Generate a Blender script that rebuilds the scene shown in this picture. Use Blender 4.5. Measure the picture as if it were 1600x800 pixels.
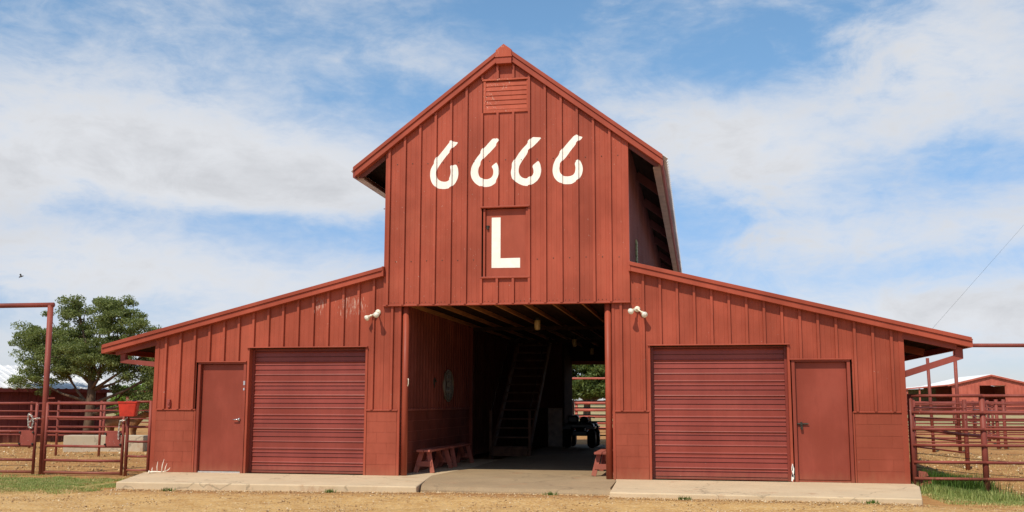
import bpy, math, random
from math import radians, sin, cos, pi, sqrt
from mathutils import Vector, Matrix, Quaternion
import numpy as np
random.seed(7)
S = bpy.context.scene
for o in list(bpy.data.objects): bpy.data.objects.remove(o)
COL = S.collection
# ------------------------------------------------------------ camera
cam = bpy.data.cameras.new('camera'); cam_o = bpy.data.objects.new('camera', cam); COL.objects.link(cam_o)
cam.sensor_width = 36; cam.lens = 35.4765; cam.shift_y = 0.00726; cam.clip_end = 8000; cam.clip_start = .1
rt = Vector((0.98348909, 0.18095206, 0.00235849)); up = Vector((0.02246637, -0.13501765, 0.99058846)); fw = Vector((-0.17956746, 0.97417996, 0.13685372))
cam_o.matrix_world = Matrix(((rt.x, up.x, -fw.x, 3.5462), (rt.y, up.y, -fw.y, -18.4767), (rt.z, up.z, -fw.z, 1.3509), (0, 0, 0, 1)))
S.camera = cam_o
# ------------------------------------------------------------ light
SUN = Vector((0.75, 2.35, -3.17)).normalized()          # the way the sunlight travels
sun = bpy.data.lights.new('sun', 'SUN'); sun.energy = 4.3; sun.angle = radians(.53); sun.color = (1, .91, .77)
sun_o = bpy.data.objects.new('sun', sun); COL.objects.link(sun_o); sun_o.rotation_euler = SUN.to_track_quat('-Z', 'Y').to_euler()
sun_o.location = (-10, -20, 30)
W = bpy.data.worlds.new('World'); S.world = W; W.use_nodes = True
nt = W.node_tree; nt.nodes.clear()
def N(t, **k):
    n = nt.nodes.new(t)
    for a, b in k.items(): setattr(n, a, b)
    return n
def lk(a, b): nt.links.new(a, b)
def setin(sock, v):
    if hasattr(v, 'is_output') or hasattr(v, 'links'): lk(v, sock)
    else: sock.default_value = v
def M2(op, a, b=0., c=0.):
    n = N('ShaderNodeMath', operation=op); setin(n.inputs[0], a); setin(n.inputs[1], b); setin(n.inputs[2], c); return n.outputs[0]
SKY_STR = .13
sky = N('ShaderNodeTexSky', sky_type='NISHITA', sun_disc=False, sun_elevation=math.asin(-SUN.z), sun_rotation=math.atan2(-SUN.x, -SUN.y))
sky.air_density = 1.0; sky.dust_density = .25; sky.ozone_density = 2.6
tc = N('ShaderNodeTexCoord'); sp = N('ShaderNodeSeparateXYZ'); lk(tc.outputs['Generated'], sp.inputs[0])
az = M2('MULTIPLY', M2('ARCTAN2', sp.outputs[0], sp.outputs[1]), 57.2958)
el = M2('MULTIPLY', M2('ARCSINE', sp.outputs[2]), 57.2958)
def noise(vec, scale, det, rough, dist=0.):
    n = N('ShaderNodeTexNoise'); n.inputs['Scale'].default_value = scale; n.inputs['Detail'].default_value = det
    n.inputs['Roughness'].default_value = rough; n.inputs['Distortion'].default_value = dist; lk(vec, n.inputs['Vector']); return n.outputs[0]
mp = N('ShaderNodeMapping'); mp.inputs['Scale'].default_value = (1, 1, 2.6); lk(tc.outputs['Generated'], mp.inputs[0])
mp2 = N('ShaderNodeMapping'); mp2.inputs['Scale'].default_value = (1, 1, 1.7); mp2.inputs['Location'].default_value = (3.1, 1.7, .4); lk(tc.outputs['Generated'], mp2.inputs[0])
n1 = noise(mp.outputs[0], 4.6, 9, .58, .4); n2 = noise(mp2.outputs[0], 13, 10, .64, .5); n4 = noise(mp.outputs[0], 38, 8, .62, .4); n3 = noise(mp.outputs[0], 2.0, 3, .5)
azw = M2('ADD', az, M2('MULTIPLY', M2('SUBTRACT', n2, .5), 7.)); elw = M2('ADD', el, M2('MULTIPLY', M2('SUBTRACT', n1, .5), 4.))
# cloud banks of this afternoon's sky: azimuth, elevation, half width, half height (degrees), weight
BANKS = [(-34, 13.2, 9, 3.6, .38), (-25, 12.4, 8, 2.8, .36), (-17.5, 12.3, 5.5, 2.2, .20), (-27, 18.2, 7, 2.4, .10), (-15, 19.6, 3.5, 1.6, .12),
  (-33.5, 6.6, 7, 2.2, .36), (-22, 6.0, 8, 2.4, .32), (-38, 2.5, 12, 2.0, .2),
  (14, 18.0, 5.5, 3.6, .36), (3.5, 14.2, 6.5, 2.3, .38), (-1.5, 16.0, 6, 1.6, .16), (17, 9.5, 5, 1.6, .16), (10, 8.8, 5.5, 1.4, .20), (5, 10, 3.5, 2.0, .18),
  (14, 4.6, 9, 1.9, .40), (5, 4.0, 8, 1.8, .2), (-60, 15, 16, 7, .3), (45, 14, 14, 6, .3), (30, 8, 10, 2.5, .28), (90, 20, 30, 8, .25), (180, 22, 50, 10, .25), (-120, 20, 30, 9, .25)]
GAPS = [(-20, 9.4, 7, 1.2, .26), (-32, 9.9, 6, .9, .16), (-8, 21.8, 5, 2.4, .22), (-40, 21.5, 4, 1.8, .25), (4, 19.5, 4.5, 2.0, .20), (2, 10.2, 3.2, 1.5, .2), (14, 12.6, 5, 1.0, .22), (12, 7.2, 5, .9, .15)]
acc = None
for a0, e0, wa, we, wt in BANKS + [(a, e, w, h, -g) for a, e, w, h, g in GAPS]:
    da = M2('DIVIDE', M2('SUBTRACT', azw, a0), wa); de = M2('DIVIDE', M2('SUBTRACT', elw, e0), we)
    g = M2('MULTIPLY', M2('EXPONENT', M2('MULTIPLY', M2('ADD', M2('MULTIPLY', da, da), M2('MULTIPLY', de, de)), -.8)), wt)
    acc = g if acc is None else M2('ADD', acc, g)
dens = M2('ADD', M2('ADD', M2('ADD', M2('MULTIPLY', n1, .70), M2('MULTIPLY', n2, .50)), M2('MULTIPLY', M2('SUBTRACT', n4, .5), .22)), M2('SUBTRACT', M2('MULTIPLY', acc, .82), .10))
mr = N('ShaderNodeMapRange', interpolation_type='SMOOTHSTEP'); lk(dens, mr.inputs[0]); mr.inputs[1].default_value = .38; mr.inputs[2].default_value = .92
cs = N('ShaderNodeMapRange', interpolation_type='SMOOTHSTEP'); lk(M2('ADD', M2('MULTIPLY', dens, .5), M2('ADD', M2('ADD', M2('MULTIPLY', n1, .5), M2('MULTIPLY', n2, .55)), M2('MULTIPLY', n4, .12))), cs.inputs[0]); cs.inputs[1].default_value = .88; cs.inputs[2].default_value = 1.42
cr = N('ShaderNodeMix', data_type='RGBA'); lk(cs.outputs[0], cr.inputs[0]); cr.inputs[6].default_value = (.77, .79, .83, 1); cr.inputs[7].default_value = (.60, .615, .65, 1)
sc = N('ShaderNodeMix', data_type='RGBA', blend_type='MULTIPLY'); sc.inputs[0].default_value = 1
lk(cr.outputs[2], sc.inputs[6]); k = 1 / SKY_STR; sc.inputs[7].default_value = (k, k, k, 1)
mx = N('ShaderNodeMix', data_type='RGBA'); lk(mr.outputs[0], mx.inputs[0]); sk2 = N('ShaderNodeMix', data_type='RGBA', blend_type='MULTIPLY'); sk2.inputs[0].default_value = 1; hz = N('ShaderNodeMapRange', interpolation_type='SMOOTHSTEP'); lk(el, hz.inputs[0]); hz.inputs[1].default_value = 0; hz.inputs[2].default_value = 22; hr = N('ShaderNodeMix', data_type='RGBA'); lk(hz.outputs[0], hr.inputs[0]); hr.inputs[6].default_value = (.64, .66, .86, 1); hr.inputs[7].default_value = (1.0, 1.19, 1.19, 1); lk(hr.outputs[2], sk2.inputs[7]); lk(sky.outputs[0], sk2.inputs[6]); lk(sk2.outputs[2], mx.inputs[6]); lk(sc.outputs[2], mx.inputs[7])
bg = N('ShaderNodeBackground'); bg.inputs[1].default_value = SKY_STR; lk(mx.outputs[2], bg.inputs[0])
wo = N('ShaderNodeOutputWorld'); lk(bg.outputs[0], wo.inputs[0])
S.view_settings.view_transform = 'Standard'; S.view_settings.look = 'None'; S.view_settings.exposure = 0; S.view_settings.gamma = 1
S.render.engine = 'CYCLES'; S.cycles.max_bounces = 8

# ------------------------------------------------------------ mesh helpers
class MB:
    def __init__(s): s.v = []; s.f = []
    def add(s, vs, fs):
        n = len(s.v); s.v += [tuple(v) for v in vs]; s.f += [tuple(i + n for i in f) for f in fs]; return s
    def box(s, x0, y0, z0, x1, y1, z1):
        return s.add([(x0,y0,z0),(x1,y0,z0),(x1,y1,z0),(x0,y1,z0),(x0,y0,z1),(x1,y0,z1),(x1,y1,z1),(x0,y1,z1)],
                     [(0,3,2,1),(4,5,6,7),(0,1,5,4),(1,2,6,5),(2,3,7,6),(3,0,4,7)])
    def prism(s, pts, d, off=(0,0,0)):                 # pts: 3d polygon, extruded by vector d
        n = len(pts); d = Vector(d); a = [Vector(p) for p in pts]; b = [p + d for p in a]
        return s.add(a + b, [tuple(range(n - 1, -1, -1)), tuple(range(n, 2 * n))] + [(i, (i + 1) % n, n + (i + 1) % n, n + i) for i in range(n)])
    def beam(s, p0, p1, w, h, upv=(0,0,1)):
        p0 = Vector(p0); p1 = Vector(p1); d = (p1 - p0).normalized(); u = Vector(upv); r = d.cross(u).normalized() * w / 2; u = r.cross(d).normalized() * h / 2
        return s.prism([p0 - r - u, p0 + r - u, p0 + r + u, p0 - r + u], p1 - p0)
    def tube(s, path, rad, n=10, cap=True):
        path = [Vector(p) for p in path]; rs = rad if hasattr(rad, '__len__') else [rad] * len(path)
        base = len(s.v); prev = None
        for i, p in enumerate(path):
            t = (path[min(i + 1, len(path) - 1)] - path[max(i - 1, 0)]).normalized()
            if prev is None: a = t.orthogonal().normalized()
            else:
                a = prev - t * prev.dot(t); a = a.normalized() if a.length > 1e-5 else t.orthogonal().normalized()
            prev = a; b = t.cross(a)
            for k in range(n):
                q = p + (a * cos(2 * pi * k / n) + b * sin(2 * pi * k / n)) * rs[i]; s.v.append(tuple(q))
        for i in range(len(path) - 1):
            for k in range(n):
                s.f.append((base + i * n + k, base + i * n + (k + 1) % n, base + (i + 1) * n + (k + 1) % n, base + (i + 1) * n + k))
        if cap:
            s.f.append(tuple(base + k for k in range(n - 1, -1, -1))); s.f.append(tuple(base + (len(path) - 1) * n + k for k in range(n)))
        return s
    def lathe(s, prof, o=(0,0,0), axis=(0,0,1), n=14):    # prof: (radius, height)
        q = Vector((0,0,1)).rotation_difference(Vector(axis)); o = Vector(o); base = len(s.v)
        for r, h in prof:
            for k in range(n): s.v.append(tuple(o + q @ Vector((r * cos(2*pi*k/n), r * sin(2*pi*k/n), h))))
        for i in range(len(prof) - 1):
            for k in range(n): s.f.append((base+i*n+k, base+i*n+(k+1)%n, base+(i+1)*n+(k+1)%n, base+(i+1)*n+k))
        s.f.append(tuple(base + k for k in range(n - 1, -1, -1))); s.f.append(tuple(base + (len(prof)-1)*n + k for k in range(n)))
        return s
    def mesh(s, name, mat, smooth=False):
        m = bpy.data.meshes.new(name); m.from_pydata(s.v, [], s.f); m.materials.append(mat)
        if smooth:
            m.polygons.foreach_set('use_smooth', [True] * len(m.polygons))
        m.update(); return m
    def build(s, name, mat, parent=None, smooth=False, bevel=0):
        m = s.mesh(name, mat, smooth); o = bpy.data.objects.new(name, m); COL.objects.link(o)
        if parent is not None:
            o.parent = parent; o.matrix_parent_inverse = Matrix.Identity(4)
            # vertices are given in world space: bring them into the parent's
            root = parent; off = Vector((0,0,0))
            while root is not None: off += root.location; root = root.parent
            if off.length > 0: m.transform(Matrix.Translation(-off))
        if bevel:
            b = o.modifiers.new('bevel', 'BEVEL'); b.width = bevel; b.segments = 2; b.limit_method = 'ANGLE'; b.angle_limit = radians(40)
        if smooth and not bevel:
            pass
        return o
def inst(name, mesh, parent, loc=(0,0,0), rot=None, scale=None):
    o = bpy.data.objects.new(name, mesh); COL.objects.link(o); o.parent = parent
    root = parent; off = Vector((0,0,0))
    while root is not None: off += root.location; root = root.parent
    o.location = Vector(loc) - off
    if rot: o.rotation_euler = rot
    if scale: o.scale = scale
    return o
def tag(o, label=None, cat=None, group=None, kind=None):
    if label: o['label'] = label
    if cat: o['category'] = cat
    if group: o['group'] = group
    if kind: o['kind'] = kind
    return o
def thing(name, label, cat, loc=(0,0,0), group=None):
    o = bpy.data.objects.new(name, None); COL.objects.link(o); o.location = loc; o.empty_display_size = .2
    return tag(o, label, cat, group)
def copy_tree(o, loc=None, parent=None, label=None):
    c = o.copy(); COL.objects.link(c)
    if parent is not None: c.parent = parent
    if loc is not None: c.location = loc
    if label: c['label'] = label
    for ch in list(o.children): copy_tree(ch, parent=c)
    return c
def smooth_by_angle(o, ang=40):
    pass

# ------------------------------------------------------------ materials
def mat(name, fn):
    m = bpy.data.materials.new(name); m.use_nodes = True; t = m.node_tree; t.nodes.clear()
    global nt; keep = nt; nt = t
    out = N('ShaderNodeOutputMaterial'); bs = N('ShaderNodeBsdfPrincipled'); lk(bs.outputs[0], out.inputs[0]); fn(bs, out); nt = keep
    return m
def geo(): return N('ShaderNodeNewGeometry').outputs['Position']
def mapped(v, sc=(1,1,1), loc=(0,0,0)):
    m = N('ShaderNodeMapping'); lk(v, m.inputs[0]); m.inputs['Scale'].default_value = sc; m.inputs['Location'].default_value = loc; return m.outputs[0]
def ramp(v, *st):
    r = N('ShaderNodeValToRGB'); lk(v, r.inputs[0]); e = r.color_ramp.elements
    e[0].position, e[0].color = st[0][0], (*st[0][1], 1); e[1].position, e[1].color = st[-1][0], (*st[-1][1], 1)
    for p, c in st[1:-1]:
        x = e.new(p); x.color = (*c, 1)
    return r.outputs[0]
def mixc(f, a, b, mode='MIX'):
    m = N('ShaderNodeMix', data_type='RGBA', blend_type=mode)
    for s_, v in ((0, f), (6, a), (7, b)):
        if isinstance(v, tuple): m.inputs[s_].default_value = (*v, 1)
        elif isinstance(v, (int, float)): m.inputs[s_].default_value = v
        else: lk(v, m.inputs[s_])
    return m.outputs[2]
def step(v, a, b):
    r = N('ShaderNodeMapRange', interpolation_type='SMOOTHSTEP'); lk(v, r.inputs[0]); r.inputs[1].default_value = a; r.inputs[2].default_value = b; return r.outputs[0]
def bump(bs, h, st=.3, dist=.01):
    b = N('ShaderNodeBump'); b.inputs['Strength'].default_value = st; b.inputs['Distance'].default_value = dist; lk(h, b.inputs['Height']); lk(b.outputs[0], bs.inputs['Normal'])
def painted(base, rough=.5, chips=.0, streak=0., vstripe=0., grime=.25, spec=.22, blotch=.12, tone=.17):
    def fn(bs, out):
        P = geo(); big = noise(mapped(P, (1, 1, .6)), 1.1, 4, .6); mid = noise(mapped(P, (4, 4, 1.1)), 3., 6, .6)
        dk = tuple(c * (1 - grime) for c in base); lt = tuple(min(1, c * (1 + blotch) + .006) for c in base)
        c = mixc(step(big, .35, .68), dk, lt); c = mixc(M2('MULTIPLY', step(mid, .45, .75), .35), c, tuple(x * .8 for x in base))
        # rain streaks running down the paint
        rn = noise(mapped(P, (26, 26, .7)), 1., 4, .6); c = mixc(M2('MULTIPLY', step(rn, .55, .78), .22), c, tuple(min(1, x * 1.22 + .01) for x in base))
        # chalky fade
        fd = noise(mapped(P, (.8, .8, 1.4), (4, 2, 9)), 1.3, 3, .5); c = mixc(M2('MULTIPLY', step(fd, .5, .8), .16), c, (base[0] * 1.15, base[1] * 1.7, base[2] * 1.8))
        # splashed soil on the lowest part
        spz = N('ShaderNodeSeparateXYZ'); lk(P, spz.inputs[0]); low = M2('SUBTRACT', .24, M2('ADD', spz.outputs[2], M2('MULTIPLY', mid, .3)))
        c = mixc(M2('MULTIPLY', step(low, -.15, .2), .3), c, (.36, .17, .09))
        if chips:
            ch = noise(mapped(P, (30, 30, 9)), 2.2, 3, .7); msk = noise(P, .9, 3, .5)
            f = M2('MULTIPLY', step(ch, .77 - chips * .1, .79 - chips * .1), step(msk, .42, .5)); c = mixc(f, c, (.62, .5, .42))
        if streak:
            st_ = noise(mapped(P, (62, 1, 2.4), (2, 0, 0)), 1.6, 3, .6); d1 = M2('DIVIDE', M2('ADD', spz.outputs[0], 2.98), .42); d2 = M2('DIVIDE', M2('SUBTRACT', spz.outputs[2], 3.2), .30)
            g = M2('EXPONENT', M2('MULTIPLY', M2('ADD', M2('MULTIPLY', d1, d1), M2('MULTIPLY', d2, d2)), -1.))
            f = step(M2('ADD', st_, M2('MULTIPLY', g, .235)), .775, .79); c = mixc(M2('MULTIPLY', f, .85), c, (.72, .58, .48))
            # a second run below the drip edge further left
            d3 = M2('DIVIDE', M2('ADD', spz.outputs[0], 3.65), .18); g2 = M2('EXPONENT', M2('MULTIPLY', M2('ADD', M2('MULTIPLY', d3, d3), M2('MULTIPLY', d2, d2)), -1.))
            c = mixc(M2('MULTIPLY', step(M2('ADD', st_, M2('MULTIPLY', g2, .22)), .775, .79), .8), c, (.72, .58, .48))
        oi = N('ShaderNodeObjectInfo'); tv = M2('ADD', 1 - tone * .6, M2('MULTIPLY', oi.outputs['Random'], tone)); tn = N('ShaderNodeCombineColor'); [lk(tv, tn.inputs[q]) for q in range(3)]; c = mixc(1., c, tn.outputs[0], 'MULTIPLY')
        lk(c, bs.inputs['Base Color']); bs.inputs['Roughness'].default_value = rough; bs.inputs['Specular IOR Level'].default_value = spec
        rr = M2('ADD', rough - .08, M2('MULTIPLY', mid, .2)); lk(rr, bs.inputs['Roughness'])
        if vstripe:
            w = N('ShaderNodeTexWave', wave_type='BANDS', bands_direction='X'); w.inputs['Scale'].default_value = 6.5; w.inputs['Distortion'].default_value = .0; lk(P, w.inputs[0])
            bump(bs, M2('ADD', M2('MULTIPLY', w.outputs['Fac'], vstripe), M2('MULTIPLY', noise(mapped(P, (2.2, 2.2, .5)), 2, 3, .5), .8)), .5, .006)
        else: bump(bs, M2('ADD', noise(P, 2.2, 3, .5), M2('MULTIPLY', noise(P, 60, 2, .5), .12)), .35, .008)
    return fn
RED = (.40, .082, .046)
m_panel = mat('panel_red', painted((.335, .067, .035), .48, .6, 1, .10, .18))
m_trim = mat('trim_red', painted((.325, .063, .033), .45, .3, 0, 0, .16))
m_wood = mat('louvre_red', painted((.38, .080, .043), .7, 1.5, 0, 0, .12))
m_block = mat('block_red', painted((.285, .060, .032), .75, .3, 0, 0, .16, tone=.05))
m_door = mat('door_red', painted((.24, .047, .028), .42, .25, 0, 0, .12))
m_slat = mat('slat_red', painted((.235, .043, .029), .36, .3, 0, 0, .12, .3))
m_pipe = mat('pipe_red', painted((.25, .055, .038), .5, .9, 0, 0, .35))
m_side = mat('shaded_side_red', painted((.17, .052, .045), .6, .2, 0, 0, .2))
m_beam = mat('steel_red', painted((.27, .06, .045), .6, .5, 0, 0, .3))
def simple(col, rough=.6, var=.2, sc=8, metal=0, bmp=.2, stretch=(1,1,1), spec=.4, trans=0):
    def fn(bs, out):
        P = geo(); n = noise(mapped(P, stretch), sc, 5, .6)
        lk(mixc(step(n, .3, .7), tuple(c * (1 - var) for c in col), tuple(min(1, c * (1 + var)) for c in col)), bs.inputs['Base Color'])
        bs.inputs['Roughness'].default_value = rough; bs.inputs['Metallic'].default_value = metal; bs.inputs['Specular IOR Level'].default_value = spec
        if bmp: bump(bs, n, bmp, .01)
    return fn
m_channel = mat('eave_channel_brown', simple((.30, .17, .11), .6, .2, 3))
m_white = mat('white_paint', simple((.86, .83, .76), .6, .05, 12, 0, .1))
def zinc(bs, out):
    P = geo(); n = noise(mapped(P, (.6, .6, 2)), 2.2, 5, .6); n2 = noise(P, 25, 3, .6)
    c = mixc(step(n, .35, .7), (.62, .62, .62), (.84, .84, .82)); c = mixc(M2('MULTIPLY', step(n2, .55, .75), .3), c, (.45, .42, .38)); lk(c, bs.inputs['Base Color']); bs.inputs['Roughness'].default_value = .5; bs.inputs['Metallic'].default_value = .1
m_zinc = mat('roof_metal', zinc)
m_joist = mat('joist_timber', simple((.42, .17, .055), .8, .3, 5, 0, .3, (1, .2, 3)))
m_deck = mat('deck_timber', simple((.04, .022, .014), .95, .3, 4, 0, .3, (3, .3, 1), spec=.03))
m_indark = mat('interior_dark', painted((.10, .034, .022), .9, 0, 0, 0, .3, .03))  # darker wall red for the far passage, its deep shade put into the colour
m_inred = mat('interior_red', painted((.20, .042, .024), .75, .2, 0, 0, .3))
m_grey = mat('bare_block', simple((.40, .31, .26), .85, .2, 6, 0, .4))
m_chrome = mat('chrome', simple((.7, .7, .72), .25, .1, 10, .9, 0))
m_iron = mat('dark_iron', simple((.05, .045, .035), .5, .3, 10, .6, .2))
m_bronze = mat('old_bronze', simple((.13, .11, .07), .45, .35, 14, .6, .3))
m_pewter = mat('raised_letters', simple((.26, .21, .15), .45, .2, 14, .4, .1))
m_black = mat('black_plastic', simple((.012, .012, .013), .4, .3, 10))
m_rubber = mat('rubber', simple((.015, .014, .013), .85, .3, 10))
m_bone = mat('bone', simple((.82, .74, .60), .6, .08, 14))
m_lamp = mat('lamp_enamel', simple((.72, .66, .52), .35, .12, 20, 0, .05))
m_glassb = mat('bulb_glass', simple((.78, .78, .70), .08, .2, 30, 0, .1, spec=.8))
m_jar = mat('amber_jar', simple((.42, .30, .13), .25, .2, 20, 0, .05))
m_bucket = mat('bucket_plastic', simple((.55, .04, .022), .45, .15, 9, 0, .15))
m_bench = mat('bench_red', painted((.36, .10, .07), .7, .5, 0, 0, .25))
m_rope = mat('galvanised_chain', simple((.55, .52, .46), .5, .2, 20, .5, 0))
m_tan = mat('tan_hide', simple((.22, .10, .04), .8, .2, 3)); m_brown = mat('brown_hide', simple((.14, .05, .02), .8, .2, 3))
def concrete(col, var, pebb=0, stains=.35):
    def fn(bs, out):
        P = geo(); a = noise(P, .9, 6, .6); b = noise(P, 9, 5, .65); c3 = noise(P, 120, 3, .6)
        c = mixc(step(a, .35, .7), tuple(x * (1 - var) for x in col), col); c = mixc(M2('MULTIPLY', step(b, .5, .72), stains), c, tuple(x * .72 for x in col)); c = mixc(M2('MULTIPLY', step(c3, .5, .7), .3), c, tuple(min(1, x * 1.25) for x in col))
        dust = noise(mapped(P, (1, 2.2, 1), (7, 1, 0)), 1.7, 5, .65); c = mixc(M2('MULTIPLY', step(dust, .5, .72), .25), c, (.50, .33, .17))
        if pebb:
            v = N('ShaderNodeTexVoronoi'); v.inputs['Scale'].default_value = 75; lk(P, v.inputs[0]); c = mixc(M2('MULTIPLY', step(v.outputs['Distance'], .25, .6), .5), c, tuple(x * .5 for x in col))
        cv = N('ShaderNodeTexVoronoi', feature='DISTANCE_TO_EDGE'); cv.inputs['Scale'].default_value = .42; wp = N('ShaderNodeVectorMath', operation='ADD'); lk(P, wp.inputs[0]); nv = N('ShaderNodeTexNoise'); nv.inputs['Scale'].default_value = 2.5; nv.inputs['Detail'].default_value = 5; lk(P, nv.inputs['Vector']); ws = N('ShaderNodeVectorMath', operation='SCALE'); ws.inputs['Scale'].default_value = .6; lk(nv.outputs['Color'], ws.inputs[0]); lk(ws.outputs[0], wp.inputs[1]); lk(wp.outputs[0], cv.inputs[0])
        ck = N('ShaderNodeMapRange'); lk(cv.outputs['Distance'], ck.inputs[0]); ck.inputs[1].default_value = 0; ck.inputs[2].default_value = .008; ck.inputs[3].default_value = .6; ck.inputs[4].default_value = 0; c = mixc(ck.outputs[0], c, tuple(x * .3 for x in col))
        so = noise(mapped(P, (1.5, 1.5, 1), (9, 3, 0)), 1.3, 6, .7); c = mixc(M2('MULTIPLY', step(so, .56, .7), .5), c, (.36, .17, .08))
        lk(c, bs.inputs['Base Color']); bs.inputs['Roughness'].default_value = .88; bump(bs, M2('ADD', M2('MULTIPLY', b, .6), M2('MULTIPLY', c3, .5)), .5, .012)
    return fn
m_conc = mat('concrete', concrete((.60, .46, .29), .12)); m_drive = mat('asphalt_chip', concrete((.44, .31, .175), .24, 1)); m_trough = mat('trough_concrete', concrete((.50, .42, .30), .2))
def ground_fn(bs, out):
    P = geo(); a = noise(P, .35, 5, .55); b = noise(mapped(P, (1, 1.6, 1), (3, 5, 0)), 1.7, 7, .65); c3 = noise(P, 14, 6, .7); c4 = noise(P, 55, 4, .7)
    sx = N('ShaderNodeSeparateXYZ'); lk(P, sx.inputs[0])
    soil = mixc(step(a, .35, .65), (.40, .195, .065), (.48, .265, .095)); soil = mixc(M2('MULTIPLY', step(b, .5, .68), .55), soil, (.33, .155, .055))
    grav = mixc(step(b, .38, .62), (.48, .27, .088), (.61, .38, .145)); vo = N('ShaderNodeTexVoronoi'); vo.inputs['Scale'].default_value = 34; lk(P, vo.inputs[0])
    vs = N('ShaderNodeSeparateColor'); lk(vo.outputs['Color'], vs.inputs[0]); grav = mixc(M2('MULTIPLY', step(vs.outputs[0], .55, .9), .55), grav, (.70, .53, .30)); grav = mixc(M2('MULTIPLY', step(vs.outputs[1], .7, .95), .5), grav, (.34, .20, .10))
    wob = M2('MULTIPLY', M2('SUBTRACT', b, .5), 1.6)
    front = step(M2('ADD', sx.outputs[1], wob), -2.2, -3.1)          # gravel lies in front of the aprons
    f0 = N('ShaderNodeMapRange', interpolation_type='SMOOTHSTEP'); lk(M2('ADD', sx.outputs[1], wob), f0.inputs[0]); f0.inputs[1].default_value = -3.2; f0.inputs[2].default_value = -2.3; f0.inputs[3].default_value = 1; f0.inputs[4].default_value = 0
    c = mixc(f0.outputs[0], soil, grav)
    # damp red soil gathered along the edge of the aprons
    ed_ = noise(mapped(P, (1.2, 3, 1), (5, 5, 0)), 2.4, 5, .7); c = mixc(M2('MULTIPLY', M2('MULTIPLY', step(ed_, .42, .62), step(sx.outputs[1], -3.6, -2.75)), .8), c, (.30, .125, .045))
    # straw-strewn pens
    hay = noise(mapped(P, (3, 9, 1), (1, 8, 0)), 2.2, 6, .75); c = mixc(M2('MULTIPLY', M2('MULTIPLY', step(hay, .5, .64), step(sx.outputs[1], 0., 2.)), .45), c, (.58, .40, .17))
    dk = noise(mapped(P, (1, 3, 1), (11, 2, 0)), 1.1, 6, .7); c = mixc(M2('MULTIPLY', M2('MULTIPLY', step(dk, .52, .62), step(sx.outputs[1], 0., 2.)), .55), c, (.24, .115, .055))
    # pasture far off
    g = mixc(step(noise(P, .03, 5, .6), .35, .65), (.27, .24, .11), (.40, .31, .16)); gf = step(M2('ADD', sx.outputs[1], M2('MULTIPLY', a, 16)), 48, 66); c = mixc(gf, c, g)
    c = mixc(M2('MULTIPLY', step(c3, .45, .7), .3), c, (.36, .21, .10)); c = mixc(M2('MULTIPLY', step(c4, .5, .68), .35), c, (.64, .44, .22))
    # tufty green strips beside the barn
    def blob(x, y, rx, ry, amp=1.):
        d1 = M2('DIVIDE', M2('SUBTRACT', sx.outputs[0], x), rx); d2 = M2('DIVIDE', M2('SUBTRACT', sx.outputs[1], y), ry); return M2('MULTIPLY', M2('EXPONENT', M2('MULTIPLY', M2('ADD', M2('MULTIPLY', d1, d1), M2('MULTIPLY', d2, d2)), -1.)), amp)
    gg = M2('ADD', M2('ADD', blob(-8.1, -1.8, 1.9, 1.5), blob(-12.5, -1.6, 2.6, 1.3)), M2('ADD', blob(8.6, -.9, 1.9, 1.5), blob(12.5, -.8, 2.5, 1.2)))
    gm = step(M2('ADD', gg, M2('MULTIPLY', M2('SUBTRACT', b, .5), 1.)), .45, .8); c = mixc(M2('MULTIPLY', gm, .75), c, mixc(step(c3, .4, .6), (.18, .22, .055), (.44, .38, .15)))
    lk(c, bs.inputs['Base Color']); bs.inputs['Roughness'].default_value = .95; bs.inputs['Specular IOR Level'].default_value = .1
    bump(bs, M2('ADD', M2('ADD', M2('MULTIPLY', c3, .7), M2('MULTIPLY', c4, .5)), M2('MULTIPLY', vo.outputs['Distance'], .35)), .9, .03)
m_ground = mat('ranch_soil', ground_fn)
def leaf_fn(c1, c2, tr=.35):
    def fn(bs, out):
        gi = N('ShaderNodeNewGeometry'); c = ramp(gi.outputs['Random Per Island'], (0, c1), (.55, tuple((a + b) / 2 for a, b in zip(c1, c2))), (1, c2)); lk(c, bs.inputs['Base Color']); bs.inputs['Roughness'].default_value = .55; bs.inputs['Specular IOR Level'].default_value = .3
        tl = N('ShaderNodeBsdfTranslucent'); lk(mixc(.5, c, (.30, .36, .05)), tl.inputs[0]); mxs = N('ShaderNodeMixShader'); mxs.inputs[0].default_value = tr; lk(bs.outputs[0], mxs.inputs[1]); lk(tl.outputs[0], mxs.inputs[2]); lk(mxs.outputs[0], out.inputs[0])
    return fn
m_leaf = mat('elm_leaves', leaf_fn((.075, .105, .028), (.26, .30, .11), .42)); m_leaf2 = mat('bright_leaves', leaf_fn((.08, .17, .02), (.22, .36, .06)))
m_leaf3 = mat('pecan_leaves', leaf_fn((.045, .075, .018), (.15, .19, .055))); m_bark = mat('bark', simple((.11, .07, .045), .9, .35, 7, 0, .7, (1, 1, .3)))
m_grass = mat('green_grass', leaf_fn((.16, .23, .05), (.46, .48, .16), .3)); m_weed = mat('weed_green', leaf_fn((.045, .09, .012), (.13, .22, .035), .3)); m_dry = mat('dry_straw', leaf_fn((.38, .27, .10), (.62, .48, .22), .2))
def stone_fn(bs, out):
    gi = N('ShaderNodeNewGeometry'); lk(ramp(gi.outputs['Random Per Island'], (0, (.22, .12, .055)), (.45, (.46, .28, .12)), (.85, (.56, .38, .19)), (1, (.70, .58, .40))), bs.inputs['Base Color']); bs.inputs['Roughness'].default_value = .9
m_stone = mat('road_stones', stone_fn)
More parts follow.
